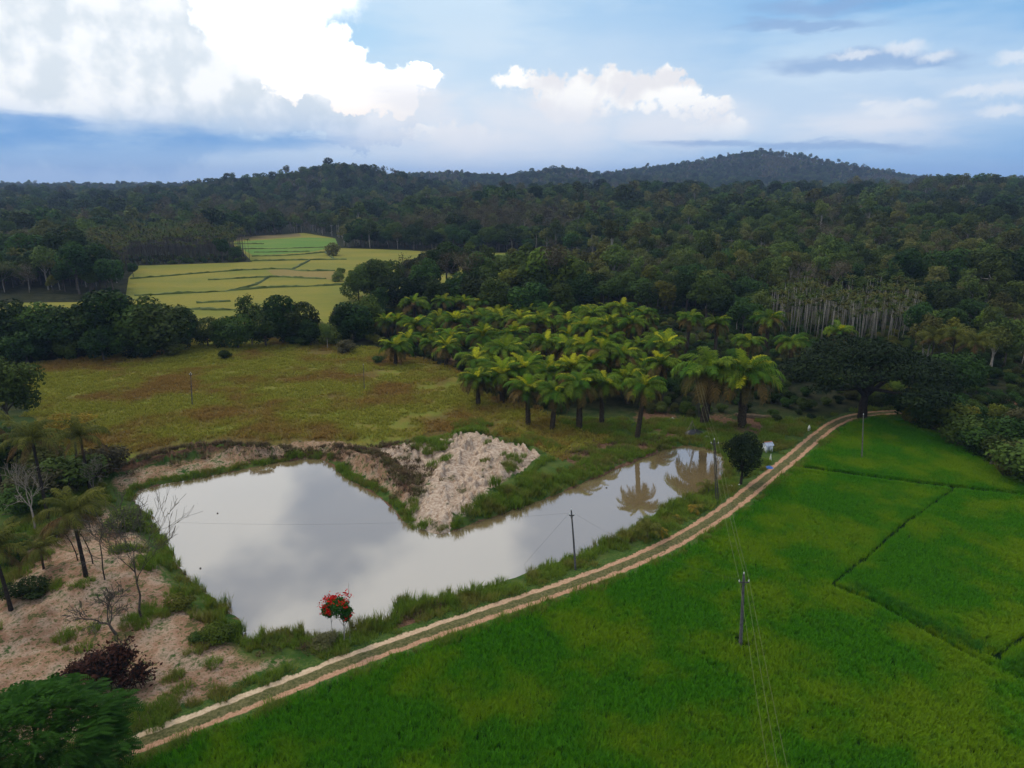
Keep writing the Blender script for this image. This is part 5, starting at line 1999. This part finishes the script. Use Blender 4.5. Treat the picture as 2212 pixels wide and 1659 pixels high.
edge = (rd > 1.55) & (rd < 2.5) & (n > 0.40)
k = v & (shore | verge | penin | weeds | edge)
scatter_patches('bank_grass', 'rough green grass on the pond banks and road verges', c[k], bank_m, 0.55, 1.15)
print('bank', k.sum())

# taller reeds where the photograph shows them
reed_m = [grass_patch('reed_patch', 640 + i, 1.1, 130, 1.05, 0.04, M_BGRASS, 0.35, 8, 0.35) for i in range(2)]
RE = []
for u, v, r_, nn in [(878, 1318, 1.3, 9), (920, 1318, 1.2, 6), (970, 1308, 1.2, 6), (1020, 1288, 1.0, 5), (815, 1358, 1.0, 5), (780, 1366, 0.9, 5), (640, 1376, 1.2, 5), (570, 1388, 1.0, 4), (470, 1330, 1.2, 6), (500, 1365, 1.2, 6), (450, 1350, 1.2, 6), (1310, 1180, 1.4, 8), (1350, 1162, 1.3, 8),
                     (1440, 1108, 1.2, 6), (1490, 1085, 1.0, 5), (1100, 1118, 2.0, 9), (1180, 1095, 2.2, 12), (1060, 1100, 2.2, 10), (1010, 1130, 1.6, 8), (1230, 1050, 1.6, 7), (1150, 1060, 2.2, 10), (1100, 1085, 2.2, 10), (860, 1306, 0.8, 5)]:
    gx, gy, _ = G(u, v, -0.5)
    for _ in range(nn):
        RE.append((gx + rnd.gauss(0, r_ * 0.6), gy + rnd.gauss(0, r_ * 0.6)))
RE = np.array(RE)
RE = RE[(poly_sd(RE[:, 0], RE[:, 1], POND) > 0.1) & (line_d(RE[:, 0], RE[:, 1], ROAD_C[::3]) > 3.0)]
scatter_patches('reeds', 'tall reedy grass clumps at the water edge', RE, reed_m, 0.7, 1.15)

# dry scrub on top of the eroded bank
scr_m = [grass_patch('scrub_patch', 650 + i, 1.1, 60, 0.26, 0.05, M_SCRUB, 1.2, 14, 0.7) for i in range(2)]
rp = resample(np.array(RIDGE)[:, :2], 0.45) + np.array([0.5, 0.9])
SCp = np.vstack([rp + rng.normal(size=rp.shape) * np.array([1.2, 1.5]) for _ in range(3)])
bx = np.array([G(u, v)[:2] for u, v in [(1250, 985), (1300, 970), (1350, 965), (1400, 950), (900, 1350), (930, 1335), (860, 1362), (985, 1315), (700, 1388), (560, 1395)]])
gq = np.array(GAP)[:, :2]
gp = rng.uniform(gq.min(0), gq.max(0), (260, 2))
gp = gp[poly_sd(gp[:, 0], gp[:, 1], GAP) < 0]
SCp = np.vstack([SCp, gp] + [bx + rng.normal(size=bx.shape) * 1.6 for _ in range(9)])
SCp = SCp[(poly_sd(SCp[:, 0], SCp[:, 1], POND) > 0.6) & (line_d(SCp[:, 0], SCp[:, 1], ROAD_C[::3]) > 3.2)]
scatter_patches('dry_scrub', 'dark dry scrub along the top of the eroded bank', SCp, scr_m, 0.6, 1.2, 0.1)

# ------------------------------------------------------------------ poles and wires
M_POLE = plain('weathered_pole', (0.085, 0.08, 0.078), 0.85, 0.1, 0.35, 3)
M_POLEP = plain('pale_concrete_pole', (0.13, 0.12, 0.10), 0.85, 0.1, 0.35, 3)
M_IRON = plain('pole_iron', (0.05, 0.045, 0.04), 0.7, 0.3, 0.3, 8)
M_INS = plain('porcelain', (0.6, 0.58, 0.55), 0.3, 0.4, 0.1, 8)
M_WIRE = plain('aluminium_wire', (0.13, 0.13, 0.05), 0.5, 0.3, 0.1, 2)
M_WIRED = plain('dark_wire', (0.06, 0.06, 0.06), 0.6, 0.3, 0.1, 2)
TOPSP = {}


def pole(key, bu, bv, tu, tv, label, mat, w=0.2, arm=0.0, armz=0.5, lattice=False, yaw=0.0, lamp=False):
    x, y, zt = by_px(bu, bv, tv)
    zg = hz(x, y)
    h = zt - zg
    xt = G(tu, tv, zt)[0]
    e = empty('electric_pole', (x, y, zg), yaw)
    tag(e, label, 'pole', 'electricity poles')
    lx = (xt - x)
    ly = 0.0
    ca, sa = math.cos(-yaw), math.sin(-yaw)
    lx, ly = lx * ca, lx * sa
    mb = MB()
    if lattice:
        for sx, sy in ((-1, -1), (1, -1), (1, 1), (-1, 1)):
            mb.tube([(sx * w, sy * w, -0.4), (sx * w * 0.5 + lx, sy * w * 0.5 + ly, h)], 0.035, 4)
        n = int(h / 0.5)
        for i in range(n):
            z0, z1 = h * i / n, h * (i + 1) / n
            a, b = w * (1 - 0.5 * i / n), w * (1 - 0.5 * (i + 1) / n)
            f0, f1 = i / n, (i + 1) / n
            s = 1 if i % 2 else -1
            mb.tube([(-s * a + lx * f0, -a + ly * f0, z0), (s * b + lx * f1, -b + ly * f1, z1)], 0.018, 4)
            mb.tube([(-a + lx * f0, s * a + ly * f0, z0), (-b + lx * f1, -s * b + ly * f1, z1)], 0.018, 4)
            mb.tube([(-s * a + lx * f0, a + ly * f0, z0), (s * b + lx * f1, b + ly * f1, z1)], 0.018, 4)
    else:
        mb.tube([(0, 0, -0.5), (lx * 0.5, ly * 0.5, h * 0.5), (lx, ly, h)], [w * 0.72, w * 0.6, w * 0.42], 4 if mat is M_POLEP else 7)
    obj('shaft', mb.mesh('shaft', mat), e)
    tops = [Vector((lx, ly, h + 0.18))]
    mb = MB().tube([(lx, ly, h - 0.02), (lx, ly, h + 0.1), (lx, ly, h + 0.2)], [0.03, 0.06, 0.035], 6)
    obj('insulator', mb.mesh('insulator', M_INS), e)
    if arm:
        za = h - armz
        fx = za / h
        ar = MB()
        ar.box((lx * fx, ly * fx - 0.10, za), (arm * 2, 0.08, 0.09))
        ar.tube([(lx * fx - arm * 0.6, ly * fx - 0.1, za), (lx * fx, ly * fx - 0.1, za - 0.45)], 0.02, 4)
        ar.tube([(lx * fx + arm * 0.6, ly * fx - 0.1, za), (lx * fx, ly * fx - 0.1, za - 0.45)], 0.02, 4)
        arm_o = obj('cross_arm', ar.mesh('cross_arm', M_IRON), e)
        for s in (-1, 1):
            px = lx * fx + s * arm * 0.92
            mb = MB().tube([(px, ly * fx - 0.1, za + 0.04), (px, ly * fx - 0.1, za + 0.15), (px, ly * fx - 0.1, za + 0.26)], [0.03, 0.065, 0.035], 6)
            obj('insulator', mb.mesh('insulator', M_INS), arm_o)
            tops.append(Vector((px, ly * fx - 0.1, za + 0.26)))
    if lamp:
        mb = MB().tube([(lx, ly, h - 0.3), (lx - 0.5, ly - 0.2, h + 0.05)], 0.03, 5)
        la_o = obj('lamp_arm', mb.mesh('lamp_arm', M_IRON), e)
        obj('lamp_head', MB().box((lx - 0.65, ly - 0.25, h + 0.06), (0.5, 0.2, 0.1), 0.4).mesh('lamp_head', M_INS), la_o)
    cz, sz = math.cos(yaw), math.sin(yaw)
    TOPSP[key] = [Vector((x + t.x * cz - t.y * sz, y + t.x * sz + t.y * cz, zg + t.z)) for t in tops]


pole('a', 1244, 1230, 1234, 1102, 'leaning dark pole with small crossarm on the bank beside the pond', M_POLE, 0.17, 0.28, 0.55)
pole('b', 1600, 1397, 1607, 1240, 'electricity pole with a crossarm standing in the rice', M_POLE, 0.24, 0.45, 0.75)
pole('c', 1550, 1083, 1543, 950, 'dark lattice pole at the right end of the pond', M_IRON, 0.15, 0.5, 0.5, lattice=True)
pole('d', 1862, 992, 1865, 896, 'pale pole in the rice near the road bend', M_POLEP, 0.14)
pole('e', 415, 876, 412, 806, 'thin pole standing in the middle of the pasture', M_POLE, 0.14, 0.2, 0.3)
pole('f', 787, 842, 785, 788, 'faint thin pole on the pasture near the palms', M_POLE, 0.10)
pole('g', 2055, 928, 2060, 880, 'street lamp pole among bushes at the right edge of the paddy', M_POLE, 0.18, lamp=True)
pole('h', 1512, 905, 1502, 795, 'dark lattice pole among the oil palms behind the pond', M_IRON, 0.15, 0.5, 0.5, lattice=True)


def wire(a, b, sag, label, mat, rad=0.014):
    pts = []
    for i in range(25):
        t = i / 24
        p = a.lerp(b, t)
        p.z -= sag * 4 * t * (1 - t)
        pts.append(p)
    o = obj('power_line', MB().tube(pts, rad, 4).mesh('power_line', mat))
    tag(o, label, 'wire', 'overhead wires')


TB, TC, TH = TOPSP['b'], TOPSP['c'], TOPSP['h']
nmz = ['top', 'left', 'right']
for i in range(3):
    wire(TB[i], TC[i], 0.7, '%s overhead wire from the pole in the rice to the lattice pole' % nmz[i], M_WIRE, 0.010)
    wire(TC[i], TH[i], 0.8, '%s overhead wire from the pond lattice pole to the palms' % nmz[i], M_WIRE, 0.010)
DN = [G(1690, 1690, 5.6), G(1668, 1690, 5.2), G(1712, 1690, 5.2)]
for i in range(3):
    d = (Vector(DN[i]) - TB[i])
    wire(TB[i], TB[i] + d * 1.6, 0.5, '%s overhead wire from the pole in the rice towards the viewer' % nmz[i], M_WIRE, 0.010)
TA = TOPSP['a']
le = Vector(G(230, 1122, 6.2))
wire(TA[1], le, 0.9, 'long thin wire crossing the pond to the left', M_WIRED, 0.007)
wire(TA[2], TB[1], 0.9, 'thin wire from the leaning pole across the road to the rice pole', M_WIRED, 0.007)
st = Vector(G(1130, 1222, -1.0))
wire(TA[1], st, 0.0, 'thin stay wire slanting from the leaning pole into the pond', M_WIRED, 0.008)

# ------------------------------------------------------------------ shed and small things round the pond end
M_WHITE = plain('white_wall', (0.62, 0.63, 0.66), 0.8, 0.15, 0.12, 3)
M_ROOF = plain('sheet_roof', (0.30, 0.33, 0.40), 0.5, 0.35, 0.2, 3)
M_BLUE = plain('blue_tarpaulin', (0.03, 0.10, 0.32), 0.5, 0.3, 0.3, 3)
M_BLACK = plain('black_tarpaulin', (0.012, 0.013, 0.016), 0.45, 0.35, 0.3, 3)
M_LOG = plain('sawn_log', (0.13, 0.095, 0.062), 0.85, 0.1, 0.35, 2)
M_SACK = plain('white_sack', (0.62, 0.60, 0.56), 0.8, 0.1, 0.15, 4)
M_TILE = plain('terracotta', (0.32, 0.13, 0.07), 0.85, 0.1, 0.25, 4)
x, y, _ = G(1657, 974)
zg = hz(x, y)
e = tag(empty('shed', (x, y, zg), 0.35), 'tiny white shed with a grey gable roof beside the road', 'shed')
wb = MB()
wb.box((0, 0, 0.5), (1.25, 1.0, 1.1))
wb.poly([(-0.625, -0.502, 1.05), (0.625, -0.502, 1.05), (0.625, 0.0, 1.42)][:0] or [(-0.626, -0.5, 1.05), (-0.626, 0.5, 1.05), (-0.626, 0, 1.42)])
wb.poly([(0.626, 0.5, 1.05), (0.626, -0.5, 1.05), (0.626, 0, 1.42)])
obj('wall', wb.mesh('wall', M_WHITE), e)
for s in (-1, 1):
    rb = MB()
    a = [(-0.75, s * 0.62, 0.98), (0.75, s * 0.62, 0.98), (0.75, 0, 1.45), (-0.75, 0, 1.45)]
    b = [(p[0], p[1], p[2] + 0.05) for p in a]
    rb.poly(a[::-1]).poly(b)
    for i in range(4):
        j = (i + 1) % 4
        rb.poly([a[i], a[j], b[j], b[i]])
    obj('roof_sheet', rb.mesh('roof_sheet', M_ROOF), e)
obj('ridge_cap', MB().box((0, 0, 1.50), (1.52, 0.16, 0.04)).mesh('ridge_cap', M_TILE), e)
obj('door', MB().box((-0.15, -0.515, 0.42), (0.45, 0.03, 0.8)).mesh('door', plain('grey_door', (0.25, 0.26, 0.28))), e)


def heap(name, u, v, rx, ry, h, mat, label, cat, seed):
    r = np.random.default_rng(seed)
    x, y, _ = G(u, v)
    n, m = 7, 14
    V = [(0, 0, h)]
    F3, F4 = [], []
    for i in range(1, n):
        q = i / (n - 1)
        for j in range(m):
            a = 6.283 * j / m
            w = 1 + 0.3 * (r.random() - 0.5)
            V.append((math.cos(a) * rx * q * w, math.sin(a) * ry * q * w, h * (1 - q ** 1.7) * (0.75 + 0.5 * r.random()) - 0.03 * q))
    for j in range(m):
        F3.append((0, 1 + j, 1 + (j + 1) % m))
    for i in range(n - 2):
        for j in range(m):
            b = 1 + i * m
            F4.append((b + j, b + m + j, b + m + (j + 1) % m, b + (j + 1) % m))
    o = obj(name, mesh_np(name, np.array(V), [np.array(F4), np.array(F3)], [mat], smooth=False), None, (x, y, hz(x, y)))
    tag(o, label, cat)


heap('blue_tarpaulin', 1660, 1011, 0.9, 0.5, 0.30, M_BLUE, 'crumpled blue tarpaulin on the verge by the road', 'tarpaulin', 1)
heap('white_sheet', 1650, 1010, 0.55, 0.35, 0.18, M_SACK, 'small white sheet beside the blue tarpaulin', 'sheet', 2)
heap('black_tarpaulin', 1500, 937, 1.9, 0.9, 0.75, M_BLACK, 'black tarpaulin heap at the head of the pond', 'tarpaulin', 3)
heap('white_sack', 1580, 1048, 0.42, 0.25, 0.22, M_SACK, 'white sack lying under the round dark tree', 'sack', 4)
heap('white_sack', 1597, 1047, 0.22, 0.18, 0.18, M_SACK, 'smaller white sack at the foot of the round tree', 'sack', 5)
heap('white_sack', 1527, 943, 0.5, 0.3, 0.2, M_SACK, 'white sack right of the black tarpaulin heap', 'sack', 6)
heap('white_item', 1452, 906, 0.5, 0.3, 0.35, M_SACK, 'white egret built as a plain heap on the bare earth above the pond', 'cloth', 7)  # an egret, simplified to a white heap; not a cloth
heap('white_item', 1747, 930, 0.3, 0.25, 0.9, M_SACK, 'white cloth propped beside the road near the bend', 'cloth', 8)
heap('white_item', 1664, 994, 0.16, 0.14, 0.9, M_SACK, 'white upright rag on the verge below the shed', 'cloth', 9)
heap('terracotta_pile', 1532, 927, 0.45, 0.3, 0.2, M_TILE, 'small orange tile pile behind the black tarpaulin', 'tile pile', 10)
heap('terracotta_pile', 1570, 935, 0.5, 0.3, 0.15, M_TILE, 'orange rubble on the earth right of the tarpaulin', 'rubble', 11)
heap('white_stone', 372, 1212, 0.22, 0.18, 0.2, M_SACK, 'white stone at the left shore of the pond', 'stone', 12)
x, y, _ = G(1493, 938)
for k, (dx, dy, tx, lb) in enumerate([(-1.2, -0.3, 0.1, 'left'), (0.9, -0.2, 0.0, 'right'), (0, 0.9, 0.05, 'rear')]):
    o = obj('bamboo_prop', MB().tube([(x + dx, y + dy, -0.1), (x + tx, y, 2.4)], [0.04, 0.03], 5).mesh('bamboo_prop', M_TWIG))
    tag(o, '%s bamboo prop of the tripod over the black tarpaulin' % lb, 'bamboo pole', 'bamboo tripod at the pond head')
for k in range(7):
    x, y, _ = G(1588 + 0, 897)
    L = 7.0 - 0.3 * (k % 3)
    o = obj('log', MB().tube([(0, 0, 0), (L * 0.5, 0, 0.03), (L, 0, 0)], [0.14, 0.13, 0.11], 7).mesh('log', M_LOG))
    lay = 0 if k < 4 else 1
    o.location = (x + 0.2 * (k % 2), y - (k if lay == 0 else k - 3.5) * 0.34, 0.14 + lay * 0.26)
    o.rotation_euler = (0, 0, -0.30 + 0.02 * (k % 3))
    tag(o, 'log in the %s of the pile behind the pond, %s' % ('bottom layer' if lay == 0 else 'top layer', ['rearmost', 'second from the rear', 'third from the rear', 'frontmost', 'rearmost', 'middle one', 'frontmost'][k]), 'log', 'logs behind the pond')
# floating debris on the pond
for i, (u, v, lb) in enumerate([(470, 1109, 'dark float on the left part of the pond'), (1310, 1304 - 250, 'small dark float right of the leaning pole'), (433, 1228, 'dark speck floating near the left shore')]):
    x, y, _ = G(u, v, WATER_Z)
    o = obj('float', MB().box((0, 0, 0), (0.22, 0.22, 0.12), 0.4, 0.7).mesh('float', M_IRON), None, (x, y, WATER_Z + 0.03))
    tag(o, lb, 'float', 'floats on the pond')

# ------------------------------------------------------------------ haze
def build_haze():
    m = bpy.data.materials.new('haze')
    m.use_nodes = True
    m.node_tree.nodes.clear()
    nb = NB(m.node_tree)
    out = nb.new('ShaderNodeOutputMaterial')
    pv = nb.new('ShaderNodeVolumePrincipled')
    pv.inputs['Color'].default_value = (0.46, 0.63, 1.0, 1)
    pv.inputs['Density'].default_value = 0.00010
    pv.inputs['Anisotropy'].default_value = 0.0
    m.node_tree.links.new(pv.outputs[0], out.inputs['Volume'])
    me = MB().box((0, 4100, 80), (11000, 8900, 200)).mesh('haze', m)
    o = obj('haze', me)
    tag(o, 'thin blue haze over the whole valley', None, None, 'stuff')


build_haze()
